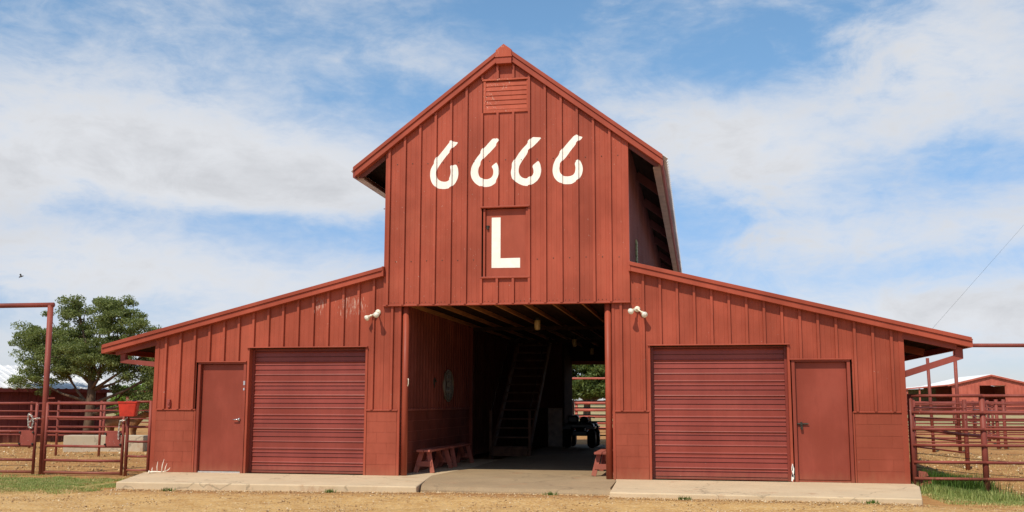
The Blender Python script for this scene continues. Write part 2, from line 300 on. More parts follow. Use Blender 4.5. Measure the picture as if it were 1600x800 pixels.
# ============================================================ THE GROUND
def sheet(name, x0, y0, x1, y1, z, m, kind='structure', sub=1):
    return tag(MB().add([(x0,y0,z),(x1,y0,z),(x1,y1,z),(x0,y1,z)], [(0,1,2,3)]).build(name, m), kind=kind)
def ss(t, a, b): t = min(1, max(0, (t - a) / (b - a))); return t * t * (3 - 2 * t)
def gz(x, y): return -.12 + .05 * math.exp(-((y + 3.0) / .75) ** 2) * ss(x, -5, 0) * (1 - ss(x, 6.2, 7.2)) - .13 * ss(x, 7.1, 8.1) * ss(y, -2.6, -.4) * (1 - ss(y, 2.5, 7))
def ground_mesh():
    xs = sorted(set([-3000, -900, -300, -120, -60] + [x * .5 - 30 for x in range(121)] + [60, 120, 300, 900, 3000])); ys = sorted(set([-200, -80, -40] + [y * .4 - 18 for y in range(140)] + [60, 90, 150, 300, 700, 1500, 4000]))
    rng = random.Random(3); v = []; f = []
    for y in ys:
        for x in xs:
            near = abs(x) < 31 and -19 < y < 40; inside = abs(x) < 7.6 and -3.4 < y < 17
            v.append((x, y, -.12 + ((rng.random() - .5) * .035 if near and not inside else (-.0 if inside else -.02 if abs(x) > 200 else 0))))
    n = len(xs)
    for j in range(len(ys) - 1):
        for i in range(n - 1): f.append((j*n+i, j*n+i+1, (j+1)*n+i+1, (j+1)*n+i))
    return v, f
g = MB(); g.v, g.f = ground_mesh()
g.v = [(x, y, z + gz(x, y) + .12) for x, y, z in g.v]; tag(g.build('ground', m_ground, smooth=True), kind='structure')
def slab(name, poly, z0, z1, m, bev=.02):
    o = MB().prism([(x, y, z0) for x, y in poly], (0, 0, z1 - z0)).build(name, m); b = o.modifiers.new('bevel', 'BEVEL'); b.width = bev; b.segments = 3; b.limit_method = 'ANGLE'; return tag(o, kind='structure')
def wobble(a, b, n, amp, seed):
    r = random.Random(seed); a = Vector(a); b = Vector(b); d = (b - a); nrm = Vector((-d.y, d.x)).normalized(); return [tuple(a + d * i / n + nrm * (r.random() - .5) * amp) for i in range(n + 1)]
slab('concrete_apron', wobble((-6.27, -2.42), (-1.0, -2.30), 26, .03, 1) + [(-1.12, -1.6), (-1.42, .25), (-1.22, 2.6), (-1.22, 5.9), (-2.02, 5.9), (-2.02, .14), (-2.2, .03), (-7.1, .03), (-7.12, -.06)], -.2, 0, m_conc)
slab('concrete_apron', wobble((2.16, -2.70), (6.66, -2.86), 24, .03, 2) + [(7.1, -.5), (7.12, .03), (2.2, .03), (2.03, .05), (2.08, -.34)], -.25, 0, m_conc)
# the drive ramps up to the passage
dv = MB(); dp = [(-1.02, -1.95), (-1.14, -1.6), (-1.44, .25), (-1.24, 2.6), (-1.24, 15.3), (1.9, 15.3), (2.0, 5), (2.02, 0), (2.07, -.34), (2.15, -2.1)]
fr = wobble((2.15, -2.1), (-1.02, -1.95), 30, .07, 5); dp = dp[1:-1]
back_ = wobble((2.09, -1.72), (-1.10, -1.60), 30, .05, 6)
topp = [(x, y, -.010 if y < 0 else -.006) for x, y in dp] ; topp = topp[1:] ; ring = topp + [(x, y, -.014) for x, y in back_]
n = len(ring); dv.v = ring + [(x, y, -.2) for x, y, z in ring]; dv.f = [tuple(range(n))] + [(i, n + i, n + (i+1) % n, (i+1) % n) for i in range(n)]
dv.add([(x, y, -.014) for x, y in back_] + [(x * .35 + a * .65, y * .35 + b * .65, -.035) for (x, y), (a, b) in zip(back_, fr)] + [(x, y, -.085) for x, y in fr] + [(x, y - .015, -.2) for x, y in fr], [(k * 31 + i, k * 31 + i + 1, (k+1) * 31 + i + 1, (k+1) * 31 + i) for k in range(3) for i in range(30)])
tag(dv.build('driveway', m_drive), kind='structure')

# ============================================================ THE BARN
YB = 15.2; YR = 18.4                                     # rear wall, rear edge of the roofs
barn = thing('barn', 'large red metal barn with tall gabled centre, open drive-through passage and two low lean-to wings', 'barn', (0, 0, 0))
def wing_z(x): return 3.90 - (abs(x) - 2.33) * .249      # top of the lean-to roofs
def top_z(x): return 8.15 - abs(x) * .764                # top of the gable roof
FY = -.05                                                # the upper wall stands a little proud
def rib(mb, x, y, z0, z1a, z1b, w=.055, d=.048):
    mb.prism([(x - w/2, y, z0), (x + w/2, y, z0), (x + w*.40, y - d, z0), (x - w*.40, y - d, z0)], (0, 0, 1e-4))
    # replaced below by true height
    mb.v = mb.v[:-8]; mb.f = mb.f[:-6]
    a = [(x - w/2, y, z0), (x + w/2, y, z0), (x + w*.40, y - d, z0), (x - w*.40, y - d, z0)]
    b = [(p[0], p[1], z1a + (z1b - z1a) * ((p[0] - (x - w/2)) / w)) for p in a]
    mb.add(a + b, [(0,1,2,3), (7,6,5,4), (0,4,5,1), (1,5,6,2), (2,6,7,3), (3,7,4,0)])
def panel(x0, x1, y, z0, ztop, ribl=None, name='wall_panel', mt=None):
    """one sheet between two seams, the seam rib standing on its left edge"""
    mb = MB(); za, zb = ztop(x0), ztop(x1); j = random.uniform(-.0015, .0015); y0 = y + j
    mid = (x0 + x1) / 2; w = x1 - x0
    if x0 < 0 < x1 and ztop is gtop: pts = [(x0, z0), (x1, z0), (x1, zb), (0, ztop(0)), (x0, za)]
    else: pts = [(x0, z0), (x1, z0), (x1, zb), (x0, za)]
    mb.prism([(px, y0 + .02, pz) for px, pz in pts], (0, -.02, 0))
    # two shallow stiffening pleats
    if w > .2:
        for q in (.36, .68):
            xx = x0 + w * q; mb.add([(xx - .012, y0 - .0005, z0), (xx, y0 - .004, z0), (xx + .012, y0 - .0005, z0), (xx - .012, y0 - .0005, ztop(xx - .012)), (xx, y0 - .004, ztop(xx)), (xx + .012, y0 - .0005, ztop(xx + .012))], [(0,1,4,3), (1,2,5,4)])
    if ribl is not False: rib(mb, x0, y0, z0, ztop(x0 - .023), ztop(x0 + .023))
    mb.build(name, mt or m_panel, barn)
def gtop(x): return top_z(x) - .20
def wtop(x): return wing_z(x) - .10
GR = [-2.265 + .3048 * k for k in range(16)]             # seams of the gable wall
edges = [-2.33] + GR + [2.33]; edges = sorted(e for e in edges if -2.34 < e < 2.335)
LV = (-.415, .48, 6.86, 7.53); LD = (-.40, .46, 3.68, 5.03)
for i in range(len(edges) - 1):
    x0, x1 = edges[i], edges[i + 1]
    if x1 - x0 < .03: continue
    holes = [h for h in (LD, LV) if x0 > h[0] - .06 and x1 < h[1] + .06]
    if holes:
        panel(x0, x1, FY, 3.19, lambda x: LD[2]); panel(x0, x1, FY, LD[3], lambda x: LV[2] if True else 0); panel(x0, x1, FY, LV[3], gtop)
    else: panel(x0, x1, FY, 3.19, gtop, ribl=(False if i == 0 else None))
# left and right wings
LW = [-6.81 + .3048 * k for k in range(15)]; RW = [2.58 + .3048 * k for k in range(15)]
def wing(rs, xa, xb, zones):
    e = [xa] + rs + [xb]
    for i in range(len(e) - 1):
        x0, x1 = e[i], e[i + 1]
        if x1 - x0 < .04: continue
        # cut at the zone borders
        cuts = [x0] + sorted(z for zz in zones for z in zz[:2] if x0 + .03 < z < x1 - .03) + [x1]
        for c in range(len(cuts) - 1):
            m = (cuts[c] + cuts[c + 1]) / 2; zb = 1.215
            for (q0, q1, zz) in zones:
                if q0 < m < q1: zb = zz
            panel(cuts[c], cuts[c + 1], 0, zb, wtop, ribl=(None if c == 0 and i > 0 else False))
DL = (-6.10, -5.12); RL = (-5.07, -2.68); RR = (2.68, 5.10); DR = (5.14, 6.13)
wing(LW, -7.04, -2.335, [(-6.16, -5.09, 2.145), (-5.09, -2.65, 2.415)])
wing(RW, 2.335, 7.04, [(2.65, 5.115, 2.40), (5.115, 6.18, 2.135)])
# narrow uprights between wings and passage
for sgn in (-1, 1):
    xs = sorted((sgn * 2.33, sgn * 2.03)); 
    panel(xs[0], xs[1], .0, 1.215, lambda x: 3.185, ribl=False)
    mb = MB(); rib(mb, sgn * 2.17, 0, 1.215, 3.185, 3.185); mb.build('wall_panel', m_panel, barn)
# flashings and trims
def trim(name, x0, y0, z0, x1, y1, z1, m=None, par=None): return MB().box(x0, y0, z0, x1, y1, z1).build(name, m or m_trim, par or barn, bevel=.004)
for s in (-1, 1):
    a, b = sorted((s * 2.345, s * 2.28)); trim('corner_trim', a, FY - .012, 3.19, b, .02, 6.22)
    a, b = sorted((s * 7.055, s * 6.965)); trim('corner_trim', a, -.014, -.01, b, .09, 2.62)
    a, b = sorted((s * 2.052, s * 2.0)); trim('jamb_trim', a, -.012, -.01, b, .16, 3.175)
trim('drip_edge', -2.35, FY - .035, 3.165, 2.35, .03, 3.192)
def base_flash(x0, x1): trim('sill_flashing', x0, -.035, 1.195, x1, .02, 1.218)
for a, b in ((-6.96, -6.13), (-2.66, -2.04), (2.04, 2.66), (6.16, 6.96)): base_flash(a, b)
# painted concrete blocks, six courses
def blocks(x0, x1, y, z0, n, h, m, seed, axis='x', length=.4, name='concrete_block', th=.1, g=.0018):
    """courses of blocks laid along x (or y), each block its own piece; mortar joints recessed"""
    r = random.Random(seed); cache = {}
    for k in range(n):
        x = x0 - (length / 2 if k % 2 else 0)
        while x < x1 - .01:
            a, b = max(x, x0), min(x + length, x1)
            if b - a > .04:
                w = round(b - a, 3); key = w
                if key not in cache:
                    if axis == 'x': mb = MB().box(g, 0, g, w - g, th, h - g)
                    else: mb = MB().box(0, g, g, th, w - g, h - g)
                    cache[key] = mb.mesh(name, m)
                j = r.uniform(-.0018, .0018)
                loc = (a, y + j, z0 + k * h) if axis == 'x' else (y + j, a, z0 + k * h)
                o = inst(name, cache[key], barn, loc)
            x += length
        # end of course
    if axis == 'x': MB().box(x0, y + .0035, z0, x1, y + th - .01, z0 + n * h - .002).build('mortar', m, barn)
    else:
        ya, yb = (y + .005, y + th - .005); MB().box(ya, x0, z0, yb - .002, x1, z0 + n * h - .002).build('mortar', m_bench, barn)
blocks(-6.97, -6.17, -.012, 0, 6, .199, m_block, 1); blocks(-2.64, -2.055, -.012, 0, 6, .199, m_block, 2)
blocks(2.055, 2.64, -.012, 0, 6, .199, m_block, 3); blocks(6.19, 6.97, -.012, 0, 6, .199, m_block, 4)
# backing walls behind the sheets (framing with girts)
def wall_poly(name, pts, y, m, t=.08): MB().prism([(x, y, z) for x, z in pts], (0, t, 0)).build(name, m, barn)
wall_poly('wall_backing', [(-2.3, 3.2), (2.3, 3.2), (2.3, 6.3), (0, 7.93), (-2.3, 6.3)], .02, m_deck)
for s in (-1, 1):
    def P(*pp): return [(s * a, b) for a, b in (pp if s > 0 else pp[::-1])]
    wall_poly('wall_backing', P((2.05, 2.42), (7.0, 2.42), (7.0, 2.62), (2.34, 3.76), (2.05, 3.76)), .022, m_deck)
    wall_poly('wall_backing', P((6.16, 0), (7.0, 0), (7.0, 2.42), (6.16, 2.42)), .10, m_deck)
    wall_poly('wall_backing', P((2.05, 0), (2.66, 0), (2.66, 2.42), (2.05, 2.42)), .10, m_deck)
    wall_poly('wall_backing', P((5.11, 0), (5.13, 0), (5.13, 2.42), (5.11, 2.42)), .10, m_deck)
    # side walls of the wings, ribbed
    def ribwall(name, x, y0, y1, z0, z1, m, pitch=.3048, sgn=1, rw=.05, d=.025):
        mb = MB().box(min(x, x - sgn * .03), y0, z0, max(x, x - sgn * .03), y1, z1); y = y0 + pitch
        while y < y1 - .03: mb.prism([(x, y - rw/2, z0), (x, y + rw/2, z0), (x + sgn * d, y + rw*.3, z0), (x + sgn * d, y - rw*.3, z0)], (0, 0, z1 - z0)); y += pitch
        return mb.build(name, m, barn)
    ribwall('side_wall', s * 7.02, .1, YB, -.12, 2.60, m_panel, sgn=s)
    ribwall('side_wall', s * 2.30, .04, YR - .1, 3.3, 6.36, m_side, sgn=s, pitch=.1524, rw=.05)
# rear walls
MB().box(-7.0, YB, -.12, -.69, YB + .06, 2.62).build('rear_wall', m_panel, barn); MB().box(2.0, YB, -.12, 7.0, YB + .06, 2.62).build('rear_wall', m_panel, barn)
MB().prism([(-7.0, YB, 2.62), (-2.3, YB, 3.76), (-2.3, YB, 6.3), (0, YB, 7.9), (2.3, YB, 6.3), (2.3, YB, 3.76), (7.0, YB, 2.62)][::-1], (0, .06, 0)).build('rear_wall', m_panel, barn)
# ---- doors
def lintel(x0, x1, z): trim('door_drip_cap', x0, -.055, z, x1, .02, z + .022)
def personnel_door(x0, x1, ztop, hinge):
    f = MB(); f.box(x0 - .055, -.02, 0, x0 + .0, .12, ztop).box(x1, -.02, 0, x1 + .055, .12, ztop).box(x0 - .055, -.02, ztop, x1 + .055, .12, ztop + .05).build('door_frame', m_door, barn, bevel=.004)
    d = MB().box(x0 + .006, .06, .035, x1 - .006, .10, ztop - .006).build('entry_door', m_door, barn, bevel=.004)
    MB().box(x0, .02, 0, x1, .12, .028).build('threshold', m_chrome if hinge else m_door, barn)
    return d
d1 = personnel_door(-6.06, -5.16, 2.09, 1); lintel(-6.14, -5.10, 2.122)
hx = -5.25
MB().lathe([(.03, 0), (.03, .012), (.013, .014), (.013, .045)], (hx, .055, 1.02), (0, -1, 0), 14).tube([(hx, .012, 1.02), (hx - .03, .008, 1.02), (hx - .11, .012, 1.015)], [.012, .011, .009], 8).build('door_handle', m_chrome, d1, True)
sp_ = MB().box(-5.152, -.026, 1.68, -5.118, -.019, 1.76).box(-5.150, -.026, 1.58, -5.125, -.019, 1.625).build('strike_plate', m_chrome, barn)
d2 = personnel_door(5.21, 6.09, 2.08, 0); lintel(5.12, 6.17, 2.112)
hb = MB().box(5.225, .035, .985, 5.40, .052, 1.012).box(5.275, .02, .955, 5.31, .05, 1.03).tube([(5.215, .03, .998), (5.42, .03, .998)], .008, 8); hb.build('door_hasp', m_iron, d2)
MB().box(5.275, .0, .90, 5.315, .03, .955).tube([(5.282, .015, .95), (5.282, .015, .985), (5.308, .015, .985), (5.308, .015, .95)], .005, 6).build('padlock', m_iron, d2)
def rollup(x0, x1, ztop, seed):
    r = random.Random(seed)
    rd = MB().box(x0 - .0, .13, 0, x0 + .045, .21, ztop).box(x1 - .045, .13, 0, x1, .21, ztop).box(x0, .24, ztop - .02, x1, .33, ztop + .25).build('rollup_door', m_slat, barn)
    MB().box(x0 + .045, .155, .006, x1 - .045, .205, .045).build('bottom_bar', m_slat, rd, bevel=.005)
    z = .045; k = 0; Y0 = .165; xa, xb = x0 + .046, x1 - .046
    while z < ztop - .02:
        h = (.255, .385)[k % 2]
        if z + h > ztop: h = ztop - z
        # profile from bottom to top: seam groove, face leaning out, a pair of beads
        if k % 2 == 0: pr = [(0, .05), (.055, .05), (.060, -.004), (.40, .004), (.43, -.014), (.49, -.010), (.52, .006), (.60, .002), (.63, -.014), (.68, -.009), (.71, .003), (1, .007)]
        else: pr = [(0, .05), (.036, .05), (.040, -.004), (.22, .004), (.25, -.014), (.29, -.010), (.32, .003), (.40, .003), (.43, -.014), (.47, -.009), (.50, .003), (.76, .002), (.785, -.014), (.82, -.009), (.84, .003), (1, .007)]
        full = (.255, .385)[k % 2]; pts = [(Y0 + dy, z + t * full) for t, dy in pr if z + t * full <= ztop + .001]
        if len(pts) > 2:
            mb = MB(); vs = []; 
            for y, zz in pts: vs += [(xa, y, zz), (xb, y, zz)]
            nn = len(pts); fs = [(2*i, 2*i+1, 2*i+3, 2*i+2) for i in range(nn - 1)]
            vs += [(xa, Y0 + .03, pts[-1][1]), (xb, Y0 + .03, pts[-1][1]), (xb, Y0 + .03, pts[0][1]), (xa, Y0 + .03, pts[0][1])]
            fs += [(2*nn-2, 2*nn-1, 2*nn+1, 2*nn), (2*nn, 2*nn+1, 2*nn+2, 2*nn+3), (2*nn+3, 2*nn+2, 1, 0)]
            mb.add(vs, fs).build('door_slat', m_slat, rd)
        z += full; k += 1
    return rd
rollup(-5.05, -2.69, 2.40, 1); lintel(-5.10, -2.645, 2.395); rollup(2.69, 5.09, 2.385, 2); lintel(2.645, 5.135, 2.38)
for a, b, zt in ((-2.69, -2.645, 2.395), (2.645, 2.69, 2.38)): trim('jamb_trim', a, -.02, 0, b, .22, zt)
trim('jamb_trim', -5.095, -.018, 0, -5.05, .22, 2.395); trim('jamb_trim', 5.09, -.018, 0, 5.135, .22, 2.38)
for a, b, zt in ((-5.05, -2.69, 2.395), (2.69, 5.09, 2.38)): MB().box(a, -.01, zt - .012, b, .3, zt - .001).build('door_head', m_deck, barn)
trim('jamb_trim', -6.165, -.018, 0, -6.125, .10, 1.2); trim('jamb_trim', 6.155, -.018, 0, 6.185, .10, 1.2)
# torn paint at the foot of the right jamb
r_ = random.Random(5); pk = MB()
for (x, z0, w, h) in ((5.103, .02, .016, .16), (5.118, .09, .022, .22), (5.110, .20, .016, .12), (5.126, .05, .010, .10)):
    pk.prism([(x - w, -.0195, z0), (x + w * .4, -.0195, z0 - .01), (x + w, -.0195, z0 + h * .6), (x + w * .1, -.0195, z0 + h), (x - w * .7, -.0195, z0 + h * .5)], (0, -.002, 0))
pk.build('bare_patch', m_white, barn)
# ---- loft door with the painted letter
m_loft = mat('loft_door_red', painted((.33, .068, .037), .5, .5, 0, 0, .12))
x0, x1, z0, z1 = LD
trim('door_frame', x0 - .0, FY - .03, z0, x0 + .04, .0, z1 - .04); trim('door_frame', x1 - .045, FY - .03, z0, x1, .0, z1 - .04)
trim('door_drip_cap', x0 - .05, FY - .085, z1 - .03, x1 + .03, .0, z1 + .0); trim('door_sill', x0 - .045, FY - .055, z0 - .02, x1 + .03, .0, z0 + .012)
ld = MB().box(x0 + .045, FY + .02, z0 + .016, x1 - .05, .04, z1 - .045).build('loft_door', m_loft, barn, bevel=.003)
MB().prism([(-.245, FY + .0195, 4.825), (-.245, FY + .0195, 3.865), (.30, FY + .0195, 3.86), (.30, FY + .0195, 4.045), (-.075, FY + .0195, 4.045), (-.075, FY + .0195, 4.825)], (0, -.003, 0)).build('painted_letter', m_white, ld)
MB().box(-.335, FY - .02, 4.60, -.30, FY + .02, 4.67).box(-.345, FY - .0, 4.655, -.285, FY + .02, 4.672).build('door_latch', m_iron, ld)
# ---- louvre
x0, x1, z0, z1 = LV
lv = MB().box(x0, FY - .03, z0, x0 + .05, 0, z1).box(x1 - .05, FY - .03, z0, x1, 0, z1).box(x0 + .05, FY - .028, z0, x1 - .05, 0, z0 + .06).box(x0 - .02, FY - .045, z1 - .035, x1 + .02, 0, z1).build('gable_louvre', m_wood, barn, bevel=.003)
sh = .092
for k in range(6):
    zz = z0 + .06 + k * sh; MB().prism([(x0 + .05, FY - .024, zz + .006), (x0 + .05, FY - .012, zz + .006), (x0 + .05, FY - .002, zz + sh + .01), (x0 + .05, FY - .010, zz + sh + .01)], (x1 - x0 - .1, 0, 0)).build('louvre_slat', m_wood, lv)
MB().box(x0 + .02, FY + .03, z0 + .02, x1 - .02, FY + .045, z1 - .02).build('louvre_back', m_deck, lv)
# ---- painted digits, following the seams
DIG = [
[(-1.052,6.360),(-1.000,6.330),(-0.900,6.319),(-0.973,6.238),(-1.042,6.198),(-1.055,6.152),(-1.162,6.029),(-1.257,5.903),(-1.313,5.819),(-1.333,5.750),(-1.327,5.655),(-1.296,5.593),(-1.235,5.560),(-1.156,5.545),(-1.087,5.568),(-1.053,5.636),(-1.037,5.704),(-1.037,5.756),(-1.059,5.852),(-1.004,5.867),(-0.943,5.890),(-0.908,5.811),(-0.898,5.699),(-0.914,5.596),(-0.965,5.503),(-1.054,5.429),(-1.155,5.407),(-1.294,5.421),(-1.382,5.484),(-1.436,5.564),(-1.460,5.677),(-1.453,5.790),(-1.414,5.875),(-1.371,5.934),(-1.354,6.011),(-1.311,6.044),(-1.199,6.179) ],
[(-0.230,6.366),(-0.123,6.347),(-0.086,6.316),(-0.147,6.262),(-0.161,6.220),(-0.263,6.112),(-0.383,5.996),(-0.451,5.922),(-0.468,5.854),(-0.505,5.804),(-0.515,5.701),(-0.487,5.622),(-0.452,5.587),(-0.346,5.562),(-0.260,5.588),(-0.218,5.646),(-0.213,5.723),(-0.227,5.784),(-0.265,5.811),(-0.151,5.896),(-0.111,5.805),(-0.097,5.701),(-0.115,5.599),(-0.154,5.533),(-0.166,5.490),(-0.259,5.431),(-0.362,5.417),(-0.482,5.439),(-0.568,5.497),(-0.638,5.594),(-0.659,5.689),(-0.648,5.809),(-0.589,5.928),(-0.503,6.045),(-0.455,6.094),(-0.444,6.154),(-0.401,6.175) ],
[(0.539,6.360),(0.581,6.349),(0.720,6.338),(0.598,6.211),(0.454,6.089),(0.442,6.039),(0.344,5.906),(0.285,5.806),(0.268,5.704),(0.294,5.618),(0.353,5.564),(0.437,5.549),(0.463,5.569),(0.530,5.592),(0.564,5.658),(0.560,5.726),(0.530,5.796),(0.657,5.896),(0.695,5.806),(0.709,5.703),(0.690,5.594),(0.631,5.503),(0.547,5.442),(0.446,5.408),(0.361,5.420),(0.277,5.457),(0.192,5.519),(0.145,5.564),(0.120,5.676),(0.141,5.777),(0.154,5.862),(0.191,5.912),(0.276,6.046),(0.361,6.153),(0.442,6.227),(0.454,6.278),(0.505,6.310) ],
[(1.346,6.357),(1.396,6.351),(1.429,6.327),(1.507,6.319),(1.470,6.266),(1.395,6.227),(1.353,6.161),(1.252,6.038),(1.185,5.939),(1.109,5.865),(1.064,5.808),(1.050,5.724),(1.063,5.639),(1.116,5.577),(1.200,5.562),(1.283,5.571),(1.341,5.611),(1.358,5.694),(1.359,5.762),(1.334,5.797),(1.359,5.847),(1.431,5.886),(1.480,5.791),(1.499,5.689),(1.474,5.580),(1.415,5.498),(1.348,5.459),(1.298,5.419),(1.199,5.414),(1.099,5.426),(0.999,5.489),(0.941,5.576),(0.920,5.678),(0.934,5.796),(0.984,5.913),(1.043,5.979),(1.060,6.037),(1.102,6.078),(1.203,6.201) ],
]
def face_y(x):                                           # front of the gable wall at x, ribs included
    best = FY - .0018
    for e in GR:
        d = abs(x - e); w, dd = .055, .048
        if d < w * .40: best = FY - dd - .0018
        elif d < w / 2: best = FY - dd * (w/2 - d) / (w/2 - w*.40) - .0018
        for q in (.36, .68):
            xx = e + .3048 * q; t = abs(x - xx)
            if t < .012: best = min(best, FY - .0005 - .0035 * (1 - t / .012) - .0018)
    return best - .0008
def spans(poly, x):
    zs = []
    for i in range(len(poly)):
        (xa, za), (xb, zb) = poly[i], poly[(i + 1) % len(poly)]
        if (xa <= x) != (xb <= x): zs.append(za + (zb - za) * (x - xa) / (xb - xa))
    zs.sort(); return [(zs[i], zs[i+1]) for i in range(0, len(zs) - 1, 2)]
def smoothed(poly, st=.012, sg=2.2):
    P_ = []
    for i in range(len(poly)):
        (xa, za), (xb, zb) = poly[i], poly[(i + 1) % len(poly)]; k = max(1, int(math.hypot(xb - xa, zb - za) / st)); P_ += [(xa + (xb - xa) * j / k, za + (zb - za) * j / k) for j in range(k)]
    A_ = np.array(P_); w = np.exp(-.5 * (np.arange(-7, 8) / sg) ** 2); w /= w.sum(); return [tuple(p) for p in sum(np.roll(A_, -k, 0) * w[k + 7] for k in range(-7, 8))]
for poly in DIG:
    poly = smoothed(poly)
    xs = [p[0] for p in poly]; a, b = min(xs), max(xs)
    cuts = set(np.linspace(a, b, int((b - a) / .006)).tolist()) | set(xs)
    for e in GR:
        for q in (-.0275, -.022, .022, .0275): cuts.add(e + q)
        for q in (.36, .68):
            for t in (-.012, 0, .012): cuts.add(e + .3048 * q + t)
    cuts = sorted(c for c in cuts if a <= c <= b); mb = MB(); e_ = 1e-5
    for i in range(len(cuts) - 1):
        l, r2 = cuts[i], cuts[i + 1]
        if r2 - l < 3e-5: continue
        A, B_ = spans(poly, l + e_), spans(poly, r2 - e_)
        if len(A) != len(B_): m_ = spans(poly, (l + r2) / 2); A = B_ = m_
        for (p0, p1), (q0, q1) in zip(A, B_):
            yl, yr = face_y(l), face_y(r2); mb.add([(l, yl, p0), (r2, yr, q0), (r2, yr, q1), (l, yl, p1)], [(0, 1, 2, 3)])
    mb.build('painted_digit', m_white, barn)
# small fixing bolts in a line across the panels
sb = MB()
for zz in (4.02, 5.93):
    for i in range(15):
        xx = GR[i] + .15
        if not (LD[0] - .1 < xx < LD[1] + .1 and zz < 5): sb.lathe([(.011, 0), (.009, .006), (.002, .008)], (xx, FY - .001, zz + random.uniform(-.01, .01)), (0, -1, 0), 6)
for e in GR:
    for k in range(3): sb.lathe([(.008, 0), (.006, .005), (.002, .006)], (e + .07 + .07 * k, FY - .001, 3.235), (0, -1, 0), 6)
tag(sb.build('panel_screws', m_iron, barn), kind='stuff')
# ---- rakes: cap on top, groove, deep board below
def rake(xa, za, xb, zb, yf, parts=((0, .055, 0.0), (.062, .13, .012)), name='rake_trim', dep=.14):
    d = Vector((xb - xa, 0, zb - za)); 
    for t0, t1, rec in parts:
        c = 1.0
        MB().prism([(xa, yf + rec, za - t0), (xb, yf + rec, zb - t0), (xb, yf + rec, zb - t1), (xa, yf + rec, za - t1)], (0, dep - rec, 0)).build(name, m_trim, barn, bevel=.004)
RF = -.15
for s in (-1, 1):
    rake(s * 2.34, wing_z(2.34) + .02, s * 8.13, wing_z(8.13) + .02, RF, ((0, .07, -.02), (.072, .172, .004)))
    rake(s * .0, top_z(0) + .015, s * 2.98, top_z(2.98) + .015, RF, ((0, .085, -.02), (.087, .21, .004)))
    # end blocks closing the rake at the eaves
    a, b = sorted((s * 8.10, s * 8.145)); trim('eave_fascia', a, RF + .002, wing_z(8.13) - .15, b, YR, wing_z(8.13) - .02)
    a, b = sorted((s * 2.94, s * 2.985)); trim('eave_fascia', a, RF + .002, top_z(2.98) - .19, b, YR, top_z(2.98) - .03, m_beam)
trim('flashing', -2.36, RF - .01, wing_z(2.34) - .16, -2.325, -.02, wing_z(2.34) + .03); trim('flashing', 2.325, RF - .01, wing_z(2.34) - .16, 2.36, -.02, wing_z(2.34) + .03)
MB().prism([(-.155, RF - .04, 7.93), (.155, RF - .04, 7.93), (.155, RF - .04, 8.065), (0, RF - .04, 8.185), (-.155, RF - .04, 8.065)], (0, .2, 0)).box(-.165, RF - .05, 7.925, .165, RF, 7.945).build('ridge_cap', m_wood, barn, bevel=.003)
MB().box(-.15, RF - .032, 7.80, .15, RF + .1, 7.924).build('ridge_board', m_trim, barn, bevel=.003)
# ---- roofs of corrugated metal, waves running down the slope
def corrugated(name, xa, za, xb, zb, y0, y1, pitch, amp, m, seg=6):
    n = int((y1 - y0) / pitch * seg); mb = MB(); d = Vector((xb - xa, 0, zb - za)).normalized(); nr = Vector((-d.z, 0, d.x)); nr = nr if nr.z > 0 else -nr; vs = []
    for i in range(n + 1):
        y = y0 + (y1 - y0) * i / n; w = amp * cos(2 * pi * (y - y0) / pitch)
        for (px, pz) in ((xa, za), (xb, zb)):
            for t in (0, -.008): vs.append((px + nr.x * (w + t), y, pz + nr.z * (w + t)))
    fs = []
    for i in range(n):
        a = 4 * i; b = a + 4; fs += [(a, a+2, b+2, b), (a+1, b+1, b+3, a+3), (a, b, b+1, a+1), (a+2, a+3, b+3, b+2)]
    fs += [(0, 1, 3, 2), (4*n, 4*n+2, 4*n+3, 4*n+1)]
    return mb.add(vs, fs).build(name, m, barn)
for s in (-1, 1):
    corrugated('roof', 0, 8.15 + .015, s * 3.06, top_z(3.06) + .012, RF + .14, YR, .2, .028, m_zinc)
    corrugated('lean_to_roof', s * 2.33, 3.90 + .008, s * 8.19, wing_z(8.19) + .008, RF + .14, YR, .2, .012, m_zinc)
MB().prism([(-.25, .2, 7.99), (0, .2, 8.18), (.25, .2, 7.99), (.25, .2, 8.01), (0, .2, 8.2), (-.25, .2, 8.01)], (0, YR - .2, 0)).build('ridge_flashing', m_zinc, barn)
# ---- soffit timbers of the tall roof and the lean-tos
for s in (-1, 1):
    # deck under the metal
    MB().prism([(0, .05, 8.10), (s * 2.93, .05, top_z(2.93) - .045), (s * 2.93, .05, top_z(2.93) - .065), (0, .05, 8.08)], (0, YR - .1, 0)).build('roof_deck', m_deck, barn)
    MB().prism([(s * 2.34, .05, wing_z(2.34) - .03), (s * 8.09, .05, wing_z(8.09) - .03), (s * 8.09, .05, wing_z(8.09) - .05), (s * 2.34, .05, wing_z(2.34) - .05)], (0, YR - .1, 0)).build('roof_deck', m_deck, barn)
    y = -.01; k = 0
    while y < YR:
        MB().beam((s * 2.32, y + .03, top_z(2.32) - .17), (s * 2.93, y + .03, top_z(2.93) - .17), .05, .17).build('rafter_tail', m_side, barn)
        y += 2.87; k += 1
    for k in range(3):                                   # eave channel in three lengths
        y0 = -.02 + k * 6.0; a, b = sorted((s * 2.80, s * 2.935)); MB().box(a, y0, top_z(2.98) - .21, b, y0 + 5.98, top_z(2.98) - .18).box(*sorted((s * 2.90, s * 2.935))[:1], y0, top_z(2.98) - .18, max(s * 2.90, s * 2.935), y0 + 5.98, top_z(2.98) - .05).build('eave_channel', m_channel, barn)
    # lean-to: end rafter, purlins and rafter tails
    for k in range(7):
        y = -.02 + k * 2.6; MB().beam((s * 7.04, y + .04, wing_z(7.04) - .175), (s * 7.92, y + .04, wing_z(7.92) - .155), .07, .16 if k == 0 else .13).build('rafter_tail', m_beam, barn)
